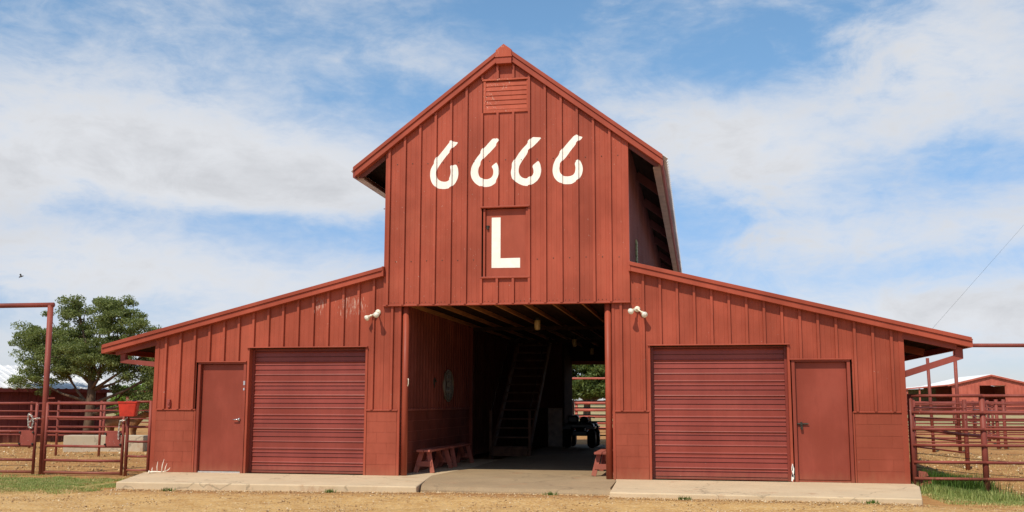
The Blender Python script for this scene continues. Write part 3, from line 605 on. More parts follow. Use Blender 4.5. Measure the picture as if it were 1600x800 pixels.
    # knee brace
if True:
    MB().prism([(7.05, .02, 1.80), (8.02, .02, 2.12), (8.02, .02, 2.30), (7.90, .02, 2.34), (7.89, .02, 2.185), (7.05, .02, 1.915)], (0, .10, 0)).build('knee_brace', m_beam, barn, bevel=.004)
    MB().prism([(-7.05, .02, 2.04), (-7.05, .02, 2.14), (-7.82, .02, 2.205), (-7.82, .02, 2.125)], (0, .10, 0)).build('knee_brace', m_beam, barn, bevel=.004)
    MB().box(-7.82, .02, 2.20, -7.72, .12, 2.36).build('knee_brace', m_beam, barn)
# vent grille low on the tall right side wall
vg = MB()
for k in range(10): vg.box(2.33, 2.1 + (k % 2) * .02, 4.08 + k * .06, 2.36, 2.38, 4.11 + k * .06)
for k in range(5): vg.box(2.33, 2.1 + k * .07, 4.05, 2.352, 2.115 + k * .07, 4.68)
vg.build('vent_grille', mat('vent_green', simple((.30, .32, .16), .6)), barn)
# ---- passage: pipe columns, walls, ceiling
for s in (-1, 1):
    MB().tube([(s * 1.925, .075, 0), (s * 1.925, .075, 3.2)], .062, 20).build('pipe_column', m_trim, barn, True)
MB().tube([(-1.86, .05, 1.80), (-1.845, .02, 1.77), (-1.85, .03, 1.70), (-1.865, .05, 1.66)], .008, 6).build('wall_hook', m_lamp, barn)
# left wall: blocks below, ribbed sheet above
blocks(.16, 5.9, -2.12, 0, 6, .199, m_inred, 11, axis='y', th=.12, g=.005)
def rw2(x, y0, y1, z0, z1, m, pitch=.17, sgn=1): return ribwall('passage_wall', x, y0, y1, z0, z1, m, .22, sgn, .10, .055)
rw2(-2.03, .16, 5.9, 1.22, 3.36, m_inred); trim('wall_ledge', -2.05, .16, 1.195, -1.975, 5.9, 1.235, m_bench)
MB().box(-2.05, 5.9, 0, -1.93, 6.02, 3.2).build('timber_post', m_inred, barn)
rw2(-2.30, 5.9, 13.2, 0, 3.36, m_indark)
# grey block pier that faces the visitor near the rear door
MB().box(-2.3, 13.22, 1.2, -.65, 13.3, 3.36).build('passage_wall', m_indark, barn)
pr = MB()
for k in range(12): pr.box(-2.25 + k * .14, 13.195, 1.2, -2.21 + k * .14, 13.22, 3.3)
pr.build('wall_ribs', m_indark, barn)
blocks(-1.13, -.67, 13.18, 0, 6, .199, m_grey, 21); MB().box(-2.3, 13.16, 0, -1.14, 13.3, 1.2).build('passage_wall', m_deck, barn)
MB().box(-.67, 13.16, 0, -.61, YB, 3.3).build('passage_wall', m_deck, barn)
MB().box(2.01, .2, 0, 2.05, YB, 3.36).build('passage_wall', m_inred, barn)
rw2(2.0, .2, YB, 1.22, 3.36, m_inred, sgn=-1)
# ceiling: joists running back, boards above, cross beams
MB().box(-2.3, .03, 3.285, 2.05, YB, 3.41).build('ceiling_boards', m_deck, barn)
jm = MB().box(-.017, .03, 3.205, .017, YB - .05, 3.286).mesh('ceiling_joist', m_joist)
for k in range(8): inst('ceiling_joist', jm, barn, (-1.95 + k * .56, 0, 0))
for y in (5.95, 11.2): MB().box(-2.0, y, 3.12, 2.0, y + .06, 3.203).build('cross_beam', m_deck, barn)
MB().box(-.69, YB - .05, 2.74, 2.0, YB + .02, 3.40).build('rear_lintel', m_deck, barn)
MB().box(-2.0, .03, 3.17, 2.0, .07, 3.39).build('front_header', m_deck, barn)
# utility box by the left corner
MB().box(-6.725, -.06, 1.245, -6.665, .0, 1.40).box(-6.70, -.075, 1.30, -6.672, -.06, 1.35).build('switch_box', m_beam, barn, bevel=.004)
MB().tube([(-2.36, FY, 5.06), (-2.37, FY - .02, 5.06)], .014, 8).build('eye_bolt', m_chrome, barn)
# ============================================================ THINGS ON AND IN THE BARN
def flood(x, z, label, dirs):
    t = thing('flood_light', label, 'lamp', (x, -.02, z), 'twin floodlights on the barn front')
    MB().lathe([(.055, 0), (.055, .022), (.04, .035)], (x, 0, z), (0, -1, 0), 16).build('mounting_plate', m_lamp, t, True)
    for (dx, dy, dz, lx, ly, lz) in dirs:
        a = Vector((x, -.035, z)); b = a + Vector((dx, dy, dz)) * .12; c = b + Vector((dx, dy, dz)) * .03
        arm = MB().tube([a, b], .014, 8).lathe([(.022, -.02), (.022, .02)], b, (1, 0, 0), 10).build('swivel_arm', m_lamp, t, True)
        ax = Vector((lx, ly, lz)).normalized()
        MB().lathe([(.016, -.05), (.021, -.045), (.023, 0), (.041, .045), (.054, .078), (.056, .09), (.052, .09)], c, ax, 18).build('lamp_head', m_lamp, t, True)
        MB().lathe([(.052, 0), (.045, .012), (.025, .022), (.004, .026)], c + ax * .086, ax, 16).build('bulb_face', m_glassb, t, True)
    return t
flood(-2.46, 3.06, 'twin cream floodlight on the left wing beside the passage opening, aimed left and down', [(-.9, -.45, -.55, -.45, -.75, -.45), (.15, -.9, -.25, .2, -.9, -.35)])
flood(2.47, 3.05, 'twin cream floodlight on the right wing beside the passage opening, one head dropped right', [(-.5, -.8, -.2, -.35, -.85, -.3), (.75, -.5, -.55, .3, -.85, -.4)])
def jar(x, y, label):
    t = thing('hanging_lamp', label, 'lamp', (x, y, 3.2), 'jar lamps under the passage ceiling')
    MB().lathe([(.05, 0), (.05, .03), (.075, .05), (.075, .09)], (x, y, 3.205), (0, 0, -1), 14).build('lamp_base', m_iron, t, True)
    MB().lathe([(.062, 0), (.068, .03), (.068, .16), (.055, .2), (.02, .215)], (x, y, 3.12), (0, 0, -1), 14).build('glass_jar', m_jar, t, True)
jar(.15, 3.0, 'amber glass jar lamp nearest the passage opening, hanging from the joists'); jar(.15, 9.6, 'amber glass jar lamp in the middle of the passage ceiling'); jar(.15, 14.3, 'amber glass jar lamp nearest the rear opening of the passage')
# oval plaque on the left passage wall
py, pz = 3.66, 1.73
t = thing('oval_plaque', 'tall oval metal plaque with raised lettering on the left wall of the passage', 'plaque', (-1.99, py, pz))
def oval(ry, rz, x0, x1, n=40): return MB().prism([(x0, py + ry * cos(2*pi*k/n), pz + rz * sin(2*pi*k/n)) for k in range(n)], (x1 - x0, 0, 0))
oval(.47, .36, -1.99, -1.975).build('plaque_plate', m_bronze, t)
rg = MB(); rg.tube([(-1.972, py + .45 * cos(2*pi*k/48), pz + .345 * sin(2*pi*k/48)) for k in range(49)], .012, 6).tube([(-1.972, py + .38 * cos(2*pi*k/48), pz + .285 * sin(2*pi*k/48)) for k in range(49)], .005, 6); rg.build('plaque_rim', m_pewter, t, True)
for txt, dz, sz in (('Burnett', .10, .13), ('1870', -.03, .15), ('RANCHES', -.165, .10)):
    cu = bpy.data.curves.new('raised_text', 'FONT'); cu.body = txt; cu.size = sz; cu.extrude = .006; cu.align_x = 'CENTER'; cu.resolution_u = 3
    o = bpy.data.objects.new('raised_text', cu); me = bpy.data.meshes.new_from_object(o); bpy.data.objects.remove(o); me.materials.clear(); me.materials.append(m_pewter)
    inst('raised_text', me, t, (-1.97, py, pz + dz), (pi/2, 0, pi/2))
MB().tube([(-1.97, py + .06 * cos(a) , pz - .25 + .05 * sin(a)) for a in [k * .5 for k in range(13)]], .009, 6).tube([(-1.97, py - .05, pz + .25), (-1.97, py, pz + .30), (-1.97, py + .05, pz + .25), (-1.97, py - .05, pz + .25)], .009, 6).build('plaque_ornament', m_pewter, t)
t = MB().tube([(-1.975, 2.45 + .10 * cos(k * .6), 1.79 + .07 * sin(k * .6)) for k in range(9)], .012, 6).tube([(-1.975, 2.45, 1.86), (-1.975, 2.45, 1.66)], .012, 6).tube([(-1.975, 2.38, 1.79), (-1.975, 2.62, 1.80)], .01, 6).build('wall_ornament', m_iron)
tag(t, 'small dark iron ornament on the passage wall beside the oval plaque', 'ornament')
# benches
def bench(xc, y0, y1, label, w=.27, h=.44):
    t = thing('bench', label, 'bench', (xc, (y0 + y1) / 2, 0), 'rough red benches along the passage walls')
    for k in (-1, 1):
        a, b = sorted((xc + k * .006, xc + k * w / 2)); MB().box(a, y0, h - .04, b, y1, h + random.uniform(0, .004)).build('seat_plank', m_bench, t, bevel=.005)
    for ye in (y0 + .16, y1 - .16):
        e = 1 if ye > (y0 + y1) / 2 else -1
        for k in (-1, 1):
            MB().beam((xc + k * .07, ye, h - .04), (xc + k * .17, ye + e * .07, 0), .09, .04, (0, 1, 0)).build('leg', m_bench, t, bevel=.004)
        MB().box(xc - .15, ye + e * .065 - .015, .12, xc + .15, ye + e * .065 + .02, .22).build('cross_rail', m_bench, t, bevel=.004)
        MB().beam((xc, ye - e * .05, .17), (xc, ye - e * .38, h - .05), .07, .035, (0, 0, 1)).build('brace', m_bench, t, bevel=.004)
bench(-1.74, .75, 2.42, 'rough red bench by the left pipe column, nearest the passage opening'); bench(-1.72, 2.55, 4.35, 'rough red bench behind the first one along the left passage wall'); bench(1.74, .62, 2.3, 'rough red bench end showing beside the right pipe column', .30)
# stairs to the loft
t = thing('loft_stairs', 'steep dark timber stairs with side rails climbing from the passage to the loft', 'stairs', (-1.3, 7.45, 0))
m_stair = mat('stair_timber', simple((.13, .058, .032), .8, .3, 5, 0, .2, (1, .3, 1))); xs0, xs1 = -1.76, -.80; n = 14; rise, run = 3.3 / n, .30
for k in range(1, n): MB().box(xs0 + .04, 7.5 + (k - 1) * run, k * rise - .035, xs1 - .04, 7.5 + (k - 1) * run + .25, k * rise).build('stair_tread', m_stair, t)
for x in (xs0, xs1): MB().beam((x, 7.42, -.0), (x, 7.42 + n * run, n * rise), .045, .24).build('stringer', m_stair, t)
MB().box(xs0, 7.40, 0, xs1, 7.44, .20).build('bottom_riser', m_stair, t)
for x in (xs0 - .03, xs1 + .03):
    MB().box(x - .03, 7.45, 0, x + .03, 7.52, 1.15).build('newel_post', m_stair, t)
    MB().tube([(x, 7.48, 1.10), (x, 7.48 + 2.4, 1.10 + 2.4 * rise / run)], .016, 8).build('hand_rail', m_chrome, t)
# quad bike in the far end of the passage
def quad(cx, cy):
    t = thing('quad_bike', 'black quad bike with front rack parked near the rear opening of the passage', 'quad bike', (cx, cy, 0))
    for sx in (-1, 1):
        for sy in (-1, 1):
            w = MB().lathe([(.10, -.12), (.22, -.12), (.27, -.07), (.285, 0), (.27, .07), (.22, .12), (.10, .12)], (cx + sx * .37, cy + sy * .58, .285), (1, 0, 0), 20).build('wheel', m_rubber, t, True)
            MB().lathe([(.02, -.125), (.13, -.12), (.13, .12), (.02, .125)], (cx + sx * .37, cy + sy * .58, .285), (1, 0, 0), 14).build('rim', m_black, w, True)
    MB().box(cx - .24, cy - .62, .36, cx + .24, cy + .55, .52).prism([(cx - .46, cy - .72, .60), (cx + .46, cy - .72, .60), (cx + .42, cy - .72, .73), (cx - .42, cy - .72, .73)], (0, .35, 0)).prism([(cx - .46, cy + .4, .60), (cx + .46, cy + .4, .60), (cx + .42, cy + .4, .73), (cx - .42, cy + .4, .73)], (0, .35, 0)).prism([(cx - .15, cy - .5, .5), (cx - .15, cy - .1, .78), (cx - .15, cy + .1, .70), (cx - .15, cy + .6, .66), (cx - .15, cy + .6, .45)], (.30, 0, 0)).build('body', m_black, t, bevel=.03)
    for sy in (-1, 1):
        for sx in (-1, 1):
            MB().prism([(cx + sx * .22, cy + sy * .58 - .30, .56), (cx + sx * .22, cy + sy * .58 + .26, .60), (cx + sx * .22, cy + sy * .58 + .26, .64), (cx + sx * .22, cy + sy * .58 - .30, .66)], (sx * .27, 0, 0)).build('fender', m_black, t, bevel=.015)
        rk = MB()
        for k in range(6): rk.tube([(cx - .36 + k * .144, cy + sy * .75 - .2, .74), (cx - .36 + k * .144, cy + sy * .75 + .1, .74)], .011, 6)
        for dy in (-.2, .1): rk.tube([(cx - .40, cy + sy * .75 + dy, .74), (cx + .40, cy + sy * .75 + dy, .74)], .014, 6)
        for k in (-.3, .3): rk.tube([(cx + k, cy + sy * .7, .74), (cx + k * .6, cy + sy * .6, .5)], .014, 6)
        rk.build('rack', m_black, t, True)
    hb = MB().tube([(cx - .42, cy - .12, .90), (cx - .25, cy - .2, .93), (cx, cy - .22, .86), (cx + .25, cy - .2, .93), (cx + .42, cy - .12, .90)], .016, 8).tube([(cx, cy - .2, .86), (cx, cy - .3, .6)], .03, 8).build('handlebar', m_black, t, True)
    MB().prism([(cx - .15, cy + .05, .74), (cx - .13, cy + .05, .80), (cx + .13, cy + .05, .80), (cx + .15, cy + .05, .74)], (0, .6, 0)).build('seat', m_black, t, bevel=.02)
    MB().box(cx - .33, cy - .95, .75, cx + .0, cy - .6, .98).build('rack_bag', m_black, t, bevel=.05); MB().lathe([(.02, 0), (.12, .02), (.14, .1), (.11, .18), (.02, .2)], (cx + .16, cy - .75, .75), (0, 0, 1), 14).build('rack_bundle', m_black, t, True)
    for sx in (-1, 1): MB().lathe([(.055, 0), (.05, .03), (.02, .04)], (cx + sx * .12, cy - .62, .62), (0, -1, 0), 12).build('headlight', m_iron, t, True)
quad(-.05, 13.0)
t = MB().lathe([(.15, -.1), (.25, -.1), (.29, -.05), (.29, .05), (.25, .1), (.15, .1)], (1.02, 11.9, .29), (1, .1, 0), 20).build('spare_tyre', m_rubber, None, True); tag(t, 'black tyre standing by the right passage wall behind the bench end', 'tyre')
# antler on the apron
t = thing('antler', 'pale shed antler lying on the concrete at the foot of the left corner', 'antler', (-6.65, -.32, 0))
a = MB(); mpth = [(-6.82, -.42, .02), (-6.74, -.36, .03), (-6.62, -.34, .025), (-6.54, -.32, .035), (-6.48, -.30, .07), (-6.46, -.29, .11)]
a.tube(mpth, [.020, .013, .012, .011, .008, .003], 8).lathe([(.03, -.012), (.033, 0), (.03, .012)], (-6.82, -.42, .022), (1, .5, 0), 10)
for (bx, tx, h) in ((-6.79, -6.80, .11), (-6.69, -6.695, .22), (-6.60, -6.565, .27), (-6.535, -6.50, .19)): a.tube([(bx, -.355, .03), ((bx + tx) / 2 - .008, -.35, h * .55), (tx, -.34, h)], [.010, .008, .002], 7)
a.build('antler_beam', m_bone, t, True)

# ============================================================ PIPE FENCES AND GATES
def gate(name, label, p0, p1, zs, r=.024, mid=(), plate=None, group=None, m=None, legs=0, rend=None):
    """pipe gate between two points on the ground, rails at heights zs"""
    m = m or m_pipe; p0 = Vector((*p0, 0)); p1 = Vector((*p1, 0)); t = thing(name, label, 'gate' if 'gate' in name else 'fence', (p0.x, p0.y, -.12), group); zt, zb = max(zs), min(zs)
    up_ = Vector((0, 0, 1))
    for p in (p0, p1): MB().tube([p + up_ * (zb - (.04 if not legs else .12)), p + up_ * (zt + .015)], rend or r * 1.15, 10).build('end_post', m, t, True)
    for z in zs:
        MB().tube([p0 + up_ * z, (p0 + p1) / 2 + up_ * (z - .006), p1 + up_ * z], r, 10).build('rail', m, t, True)
    for f in mid: 
        q = p0.lerp(p1, f); MB().tube([q + up_ * zb, q + up_ * zt], r * .8, 8).build('upright', m, t, True)
    if plate:
        f0, f1, za, zb2 = plate; a = p0.lerp(p1, f0); b = p0.lerp(p1, f1); pl = MB().box(a.x, a.y - .035, za, b.x, a.y - .028, zb2).build('gate_plate', m, t)
        for x in (a.x + .0, b.x - .0):
            for z in (za + .03, zb2 - .03): MB().lathe([(.022, 0), (.02, .025), (.008, .03)], (x, a.y - .035, z), (0, -1, 0), 8).build('bolt', m_iron, pl, True)
    return t
GY = .30; Z6 = (1.32, 1.04, .75, .465, .18, -.06)
gate('pipe_gate', 'six-rail red pipe gate left of the tall post, square plate near its latch end', (-12.6, GY), (-9.80, GY), Z6, .027, plate=(.885, .992, .47, .76))
gate('pipe_gate', 'red pipe gate between the tall post and the bucket, plate at its right end', (-9.56, GY), (-7.84, GY), Z6, .027, plate=(.79, .985, .475, .745))
gate('pipe_fence', 'short red pipe panel carrying the red bucket against the barn corner', (-7.72, GY - .05), (-7.235, GY - .05), (1.36, .86, .57, .28, .01), .022, legs=1, rend=.034)
# tall gateway of pipe
t = thing('pipe_gateway', 'tall red pipe gateway with level top beam at the left edge', 'gateway', (-9.62, .3, -.12))
MB().tube([(-9.63, .34, -.2), (-9.67, .34, 3.34)], .058, 16).build('post', m_pipe, t, True); MB().tube([(-13.4, .34, 3.345), (-9.60, .34, 3.345)], .05, 14).build('top_beam', m_pipe, t, True); MB().tube([(-13.35, .34, -.2), (-13.35, .34, 3.32)], .058, 14).build('post', m_pipe, t, True)
MB().tube([(-9.58, .32, 1.42), (-9.42, .32, 1.425)], .012, 6).build('hinge_pin', m_pipe, t)
def chain(label, pts, n):
    t = thing('chain', label, 'chain', pts[0]); P = [Vector(p) for p in pts]; L = sum((P[i+1] - P[i]).length for i in range(len(P) - 1)); k = 0; st = L / n
    lm = MB(); lm.tube([(0.028 * cos(a), 0.013 * sin(a), 0) for a in [i * pi / 5 for i in range(11)]], .0055, 5, False); me = lm.mesh('chain_link', m_rope)
    for i in range(n):
        d = st * (i + .5); j = 0
        while d > (P[j+1] - P[j]).length and j < len(P) - 2: d -= (P[j+1] - P[j]).length; j += 1
        u = (P[j+1] - P[j]).normalized(); q = Vector((1, 0, 0)).rotation_difference(u) @ Quaternion((1, 0, 0), (i % 2) * pi / 2); inst('chain_link', me, t, P[j] + u * d, q.to_euler())
y = .235
chain('galvanised chain looped round the latch end of the leftmost gate', [(-9.68, y, 1.02), (-9.84, y, 1.00), (-9.93, y, .92), (-9.95, y, 1.04), (-9.93, y, 1.1), (-9.86, y, 1.06), (-9.82, y, .95), (-9.85, y, .82), (-9.92, y, .84), (-9.93, y, .92)], 24)
chain('galvanised chain hanging between the bucket panel and the gate beside it', [(-7.70, y - .04, 1.04), (-7.80, y, .98), (-7.88, y, .98), (-7.90, y, .88), (-7.905, y, .72), (-7.90, y, .62)], 16)
# bucket
t = thing('bucket', 'bright red square plastic feed bucket hooked on the pipe panel', 'bucket', (-7.6, .12, 1.1))
o = MB(); top_r, bot_r, zt, zb = .175, .145, 1.36, 1.07; bx, by = -7.60, .06; ang = radians(20)
def sq(r, z, n=5):
    pts = []
    for cx_, cy_, a0 in ((1, 1, 0), (-1, 1, 90), (-1, -1, 180), (1, -1, 270)):
        for k in range(n): a = radians(a0 + 90 * k / (n - 1)); x_, y_ = (r - .03) * cx_ + .03 * cos(a), (r - .03) * cy_ + .03 * sin(a); pts.append((bx + x_ * cos(ang) - y_ * sin(ang), by + x_ * sin(ang) + y_ * cos(ang), z))
    return pts
rings = [sq(bot_r, zb), sq(top_r, zt - .025), sq(top_r + .012, zt - .022), sq(top_r + .012, zt), sq(top_r - .006, zt), sq(bot_r - .006, zb + .01)]
for r_i in rings: o.v += r_i
n = 20
for i in range(5):
    for k in range(n): o.f.append((i*n+k, i*n+(k+1)%n, (i+1)*n+(k+1)%n, (i+1)*n+k))
o.f.append(tuple(range(n - 1, -1, -1))); o.f.append(tuple(range(5*n, 6*n))); o.build('bucket_shell', m_bucket, t)
MB().box(bx - .03, by + .16, 1.30, bx + .03, by + .26, 1.39).build('hook', m_iron, t)
# right-hand fence in front
def fence(name, label, pts, zs, r, rp, ztop, m=None, dark=None, group=None, wires=()):
    m = m or m_pipe; t = thing(name, label, 'fence', (*pts[0], -.12), group)
    for (x, y) in pts: MB().tube([(x, y, -.36), (x, y, ztop)], rp, 10).build('post', m, t, True)
    for z in zs:
        for i in range(len(pts) - 1):
            (x0, y0), (x1, y1) = pts[i], pts[i+1]; MB().tube([(x0, y0 - rp, z), (x1, y1 - rp, z)], r, 8).build('rail', m, t, True)
    return t
fence('pipe_fence', 'six-rail red pipe fence running right from the barn corner beside the weeds', [(7.18, .34), (8.37, .40), (9.95, .46), (11.5, .5)], (1.49, 1.20, .915, .64, .35, .07), .027, .052, 1.52)
# pens behind, right
fence('pipe_fence', 'dark red pipe fence line close behind the front rails on the right', [(9.03, 9.6), (9.5, 6.3)], (1.25, 1.0, .75, .5, .25), .02, .05, 1.45)
fence('pipe_fence', 'dark red pipe pen fence in the middle distance on the right', [(7.8, 18.2), (10.6, 17.9), (13.2, 17.6), (15.9, 17.3), (18.6, 17.0)], (1.38, 1.10, .80, .52, .22), .026, .055, 1.5)
fence('pipe_fence', 'red pipe pen fence running away past the middle pens on the right', [(13.4, 17.5), (14.6, 24), (15.8, 31), (17, 38)], (1.38, 1.10, .80, .52, .22), .026, .055, 1.5)
fence('pipe_fence', 'thin red pipe fence further back across the right pens', [(8.5, 27), (12, 27), (15.5, 26.8), (19, 26.6), (22.5, 26.4)], (1.3, 1.0, .7, .4), .025, .05, 1.42)
fence('pipe_fence', 'farthest red pipe fence in front of the gabled building', [(9, 44), (14, 44), (19, 43.5), (24, 43), (29, 42.5)], (1.35, 1.05, .75, .45), .03, .05, 1.5)
o = MB().tube([(7.3, .9, .93), (8.2, 1.2, .80), (9.2, 1.6, .72), (9.9, 2.2, .70)], .028, 8).build('loose_pipe', m_pipe, None, True); tag(o, 'dark loose pipe slanting down behind the right front fence', 'pipe')
o = MB()
for k, z in enumerate((.35, .08)): o.tube([(7.3, 2.3, z + .1), (8.6, 2.4, z - .04), (10.4, 2.6, z - .16)], .006, 5)
tag(o.build('slack_wire', m_iron), 'slack dark wires sagging behind the lower rails of the right fence', 'wire')
o = MB().prism([(7.28, .55, -.1), (7.5, .5, -.02), (7.43, .52, .17), (7.2, .58, .2)], (0, .02, 0)).build('red_board', m_bench); tag(o, 'small red board leaning low beside the right corner weeds', 'board')
fence('pipe_fence', 'close-set red pipe fence halfway back on the right, left of the middle pens', [(7.7, 12.5), (9.6, 12.8), (11.6, 13.1), (13.8, 13.4)], (1.36, 1.14, .92, .70, .48, .26), .02, .045, 1.44)
fence('pipe_fence', 'red pipe fence with doubled rails behind the middle pens on the right', [(10, 22), (13, 22.2), (16, 22.4), (19.5, 22.6)], (1.42, 1.22, 1.0, .62, .3), .024, .05, 1.5)
fence('pipe_fence', 'far thin pipe fence before the low white wall at the right', [(16, 66), (23, 66), (30, 66), (37, 66)], (1.4, 1.0, .6), .04, .06, 1.6)
# far gateway right
t = thing('pipe_gateway', 'distant red pipe gateway beam seen past the right eave', 'gateway', (11.2, 14.5, -.12))
MB().tube([(11.28, 14.5, -.2), (11.28, 14.5, 3.12)], .055, 10).build('post', m_pipe, t, True); MB().tube([(11.2, 14.5, 3.13), (16.4, 15.2, 3.13)], .06, 12).build('top_beam', m_pipe, t, True); MB().tube([(16.3, 15.2, -.2), (16.3, 15.2, 3.12)], .055, 10).build('post', m_pipe, t, True)
o = MB().tube([(10.55, 14.6, -.2), (10.50, 14.6, 2.75)], .05, 10).build('pipe_post', m_pipe, None, True); tag(o, 'slim red pipe post under the right knee brace', 'post')
# left pens
fence('pipe_fence', 'red pipe fence across the left pen just in front of the shed', [(-20.5, 11.2), (-17.6, 11.0), (-14.9, 10.8)], (1.30, 1.05, .80, .55, .30), .024, .04, 1.36)
fence('pipe_fence', 'thin-railed red pipe fence behind the front gates on the left', [(-13.9, 7.0), (-12.6, 7.0), (-11.0, 6.9), (-9.2, 6.8), (-7.4, 6.7)], (1.34, 1.12, .90, .68), .018, .034, 1.38)
fence('pipe_fence', 'distant red pipe fence beyond the calves on the left', [(-23, 26), (-19.5, 26), (-16, 26), (-12.5, 26)], (1.3, 1.0, .7, .4), .028, .045, 1.4)
t = thing('pipe_gateway', 'distant low pipe gateway in front of the bright green tree', 'gateway', (-18, 26.5, -.12)); MB().tube([(-24, 27, 1.85), (-19.4, 27, 1.85)], .05, 8).build('top_beam', m_pipe, t, True); MB().tube([(-19.5, 27, -.2), (-19.5, 27, 1.85)], .07, 8).build('post', m_pipe, t, True); MB().tube([(-23.9, 27, -.2), (-23.9, 27, 1.85)], .07, 8).build('post', m_pipe, t, True)
t = MB().prism([(-15.05, 9.0, -.14), (-12.75, 9.5, -.14), (-12.75, 9.5, .36), (-15.05, 9.0, .36)], (-.12, .55, 0)).build('feed_trough', m_trough, None, bevel=.02); tag(t, 'long pale concrete feed trough in the left pen behind the gate', 'trough')
t = MB().lathe([(.5, 0), (.55, .02), (.56, .45), (.52, .45), (.50, .1)], (-11.9, 9.9, -.12), (0, 0, 1), 20).build('water_tank', mat('tank_metal', simple((.12, .115, .10), .6)), None, True); tag(t, 'dark round stock tank beside the concrete trough', 'tank')
# rear pens seen through the passage
fence('pipe_fence', 'dark pipe gate line just outside the rear opening of the passage', [(-3.6, 17.6), (-.92, 17.6), (1.6, 17.6), (4, 17.6)], (1.42, 1.18, .93, .70, .46, .22), .022, .045, 1.46, m_iron)  # dark iron colour stands in for the barn's shadow on these rails
o = MB().tube([(-.85, 17.5, -.15), (-.85, 17.5, 1.45)], .03, 8).build('pipe_post', m_lamp, None, True); tag(o, 'thin pale pipe post seen through the rear opening', 'post')
m_fence2 = mat('pen_red', painted((.46, .12, .085), .6, .3)) 
fence('pipe_fence', 'sunlit pale red pen fence behind the barn, seen through the passage', [(-8, 33), (-5.2, 33), (-2.6, 33), (0, 33), (2.6, 33)], (1.35, 1.0, .68, .36, .08), .07, .07, 1.4, m_fence2)
t = thing('pipe_gateway', 'pale red pipe beam crossing in front of the rear tree', 'gateway', (-4, 26, -.12)); MB().tube([(-9, 26, 2.42), (6, 26, 2.42)], .045, 8).build('top_beam', m_fence2, t, True)
for x in (-9, 6): MB().tube([(x, 26, -.2), (x, 26, 2.42)], .06, 8).build('post', m_fence2, t, True)
t = thing('small_shed', 'small red shed behind the rear pens beyond the tree trunks', 'shed', (0, 70, -.12)); MB().box(-4.6, 78, -.12, 1.2, 82, 2.6).build('wall', m_panel, t); MB().prism([(-4.8, 77.6, 2.55), (1.4, 77.6, 2.55), (1.4, 80, 3.3), (-4.8, 80, 3.3)], (0, 0, .08)).build('roof', m_zinc, t)

# ============================================================ FARTHER BUILDINGS
# shed on the left
t = thing('cattle_shed', 'low dark red shed with bright ribbed metal roof behind the left pens', 'shed', (-21, 14.2, -.12))
A = Vector((-19.2, 17.6, 0)); B = Vector((-24.6, 7.2, 0)); A = Vector((-19.0, 17.4, 0)); dd = (Vector((-21.4, 13.6, 0)) - A).normalized(); L = 13.; B = A + dd * L; nn = Vector((-dd.y, dd.x, 0)); nn = nn if nn.x < 0 else -nn
D = 6.2; ez, rz = 1.85, 2.75
m_shed = mat('shed_wall', painted((.15, .030, .026), .7, .2))
mb = MB().prism([A + Vector((0,0,-.12)), B + Vector((0,0,-.12)), B + Vector((0,0,ez - .05)), A + Vector((0,0,ez - .05))], nn * .05)
mb.build('wall', m_shed, t); rb = MB(); k = 0
while k * .32 < L: p = A + dd * (k * .32); rb.prism([p - nn * .0 + Vector((0,0,-.12)), p + dd * .07 + Vector((0,0,-.12)), p + dd * .07 + Vector((0,0,ez - .05)), p + Vector((0,0,ez - .05))], -nn * .03); k += 1
rb.build('wall_ribs', m_shed, t)
E2 = nn * D; mb = MB().prism([A + Vector((0,0,-.12)), A + E2 + Vector((0,0,-.12)), A + E2 + Vector((0,0,ez)), A + E2 * .5 + Vector((0,0,rz - .05)), A + Vector((0,0,ez))], dd * .05).build('end_wall', m_shed, t)
nR = int(L / .28); rf = MB()
for sgn in (0, 1):
    e0 = A - nn * .25 - dd * .35 if sgn == 0 else A + E2 + nn * .25 - dd * .35; r0 = A + E2 * .5 - dd * .35; vs = []; fs = []; n_ = nR * 4
    for i in range(n_ + 1):
        h = .03 * (1 if i % 4 == 0 else 0); q = dd * ((L + .35) * i / n_); vs += [e0 + q + Vector((0,0,ez - .02 + h)), r0 + q + Vector((0,0,rz + h))]
    for i in range(n_): fs.append((2*i, 2*i+1, 2*i+3, 2*i+2))
    rf.add(vs, fs)
rf.build('roof', m_zinc, t); MB().beam(A - nn * .25 - dd * .35 + Vector((0,0,ez - .09)), B - nn * .25 + Vector((0,0,ez - .09)), .04, .13).build('eave_board', m_shed, t)
# gabled building on the right
m_wr = mat('white_roof', simple((.85, .85, .83), .5, .05, 2))
t = thing('gabled_building', 'distant red metal building with white roof and wide dark doorway at the right', 'building', (51.5, 164.3, -.12))
m_far = mat('far_red', painted((.43, .105, .07), .6, 0, 0, 0, .1)); gx = Vector((1, 0, 0)); gy = Vector((0, 1, 0)); O = Vector((51.9, 164.2, -.12))
def g3(u, v, z): return O + gx * u + gy * v + Vector((0, 0, z))
HW, ez, pk_ = 6.3, 4.75, 6.35
dL, dR, dZ = -2.0, 2.1, 4.55
for poly in ([(-HW, 0), (dL, 0), (dL, 5.8), (-HW, ez)], [(dR, 0), (HW + .6, 0), (HW + .6, ez - .1), (dR, 5.75)], [(dL, dZ), (dR, dZ), (dR, 5.75), (0, pk_), (dL, 5.8)]):
    MB().prism([g3(u, 0, z) for u, z in poly], gy * .1).build('gable_wall', m_far, t)
rb = MB(); u = -HW
while u < HW:
    zt_ = pk_ - abs(u) * .245 - .05; zb_ = dZ if dL < u < dR else 0
    rb.prism([g3(u, 0, zb_), g3(u + .12, 0, zb_), g3(u + .12, 0, zt_), g3(u, 0, zt_)], -gy * .06); u += .61
rb.build('wall_ribs', m_far, t)
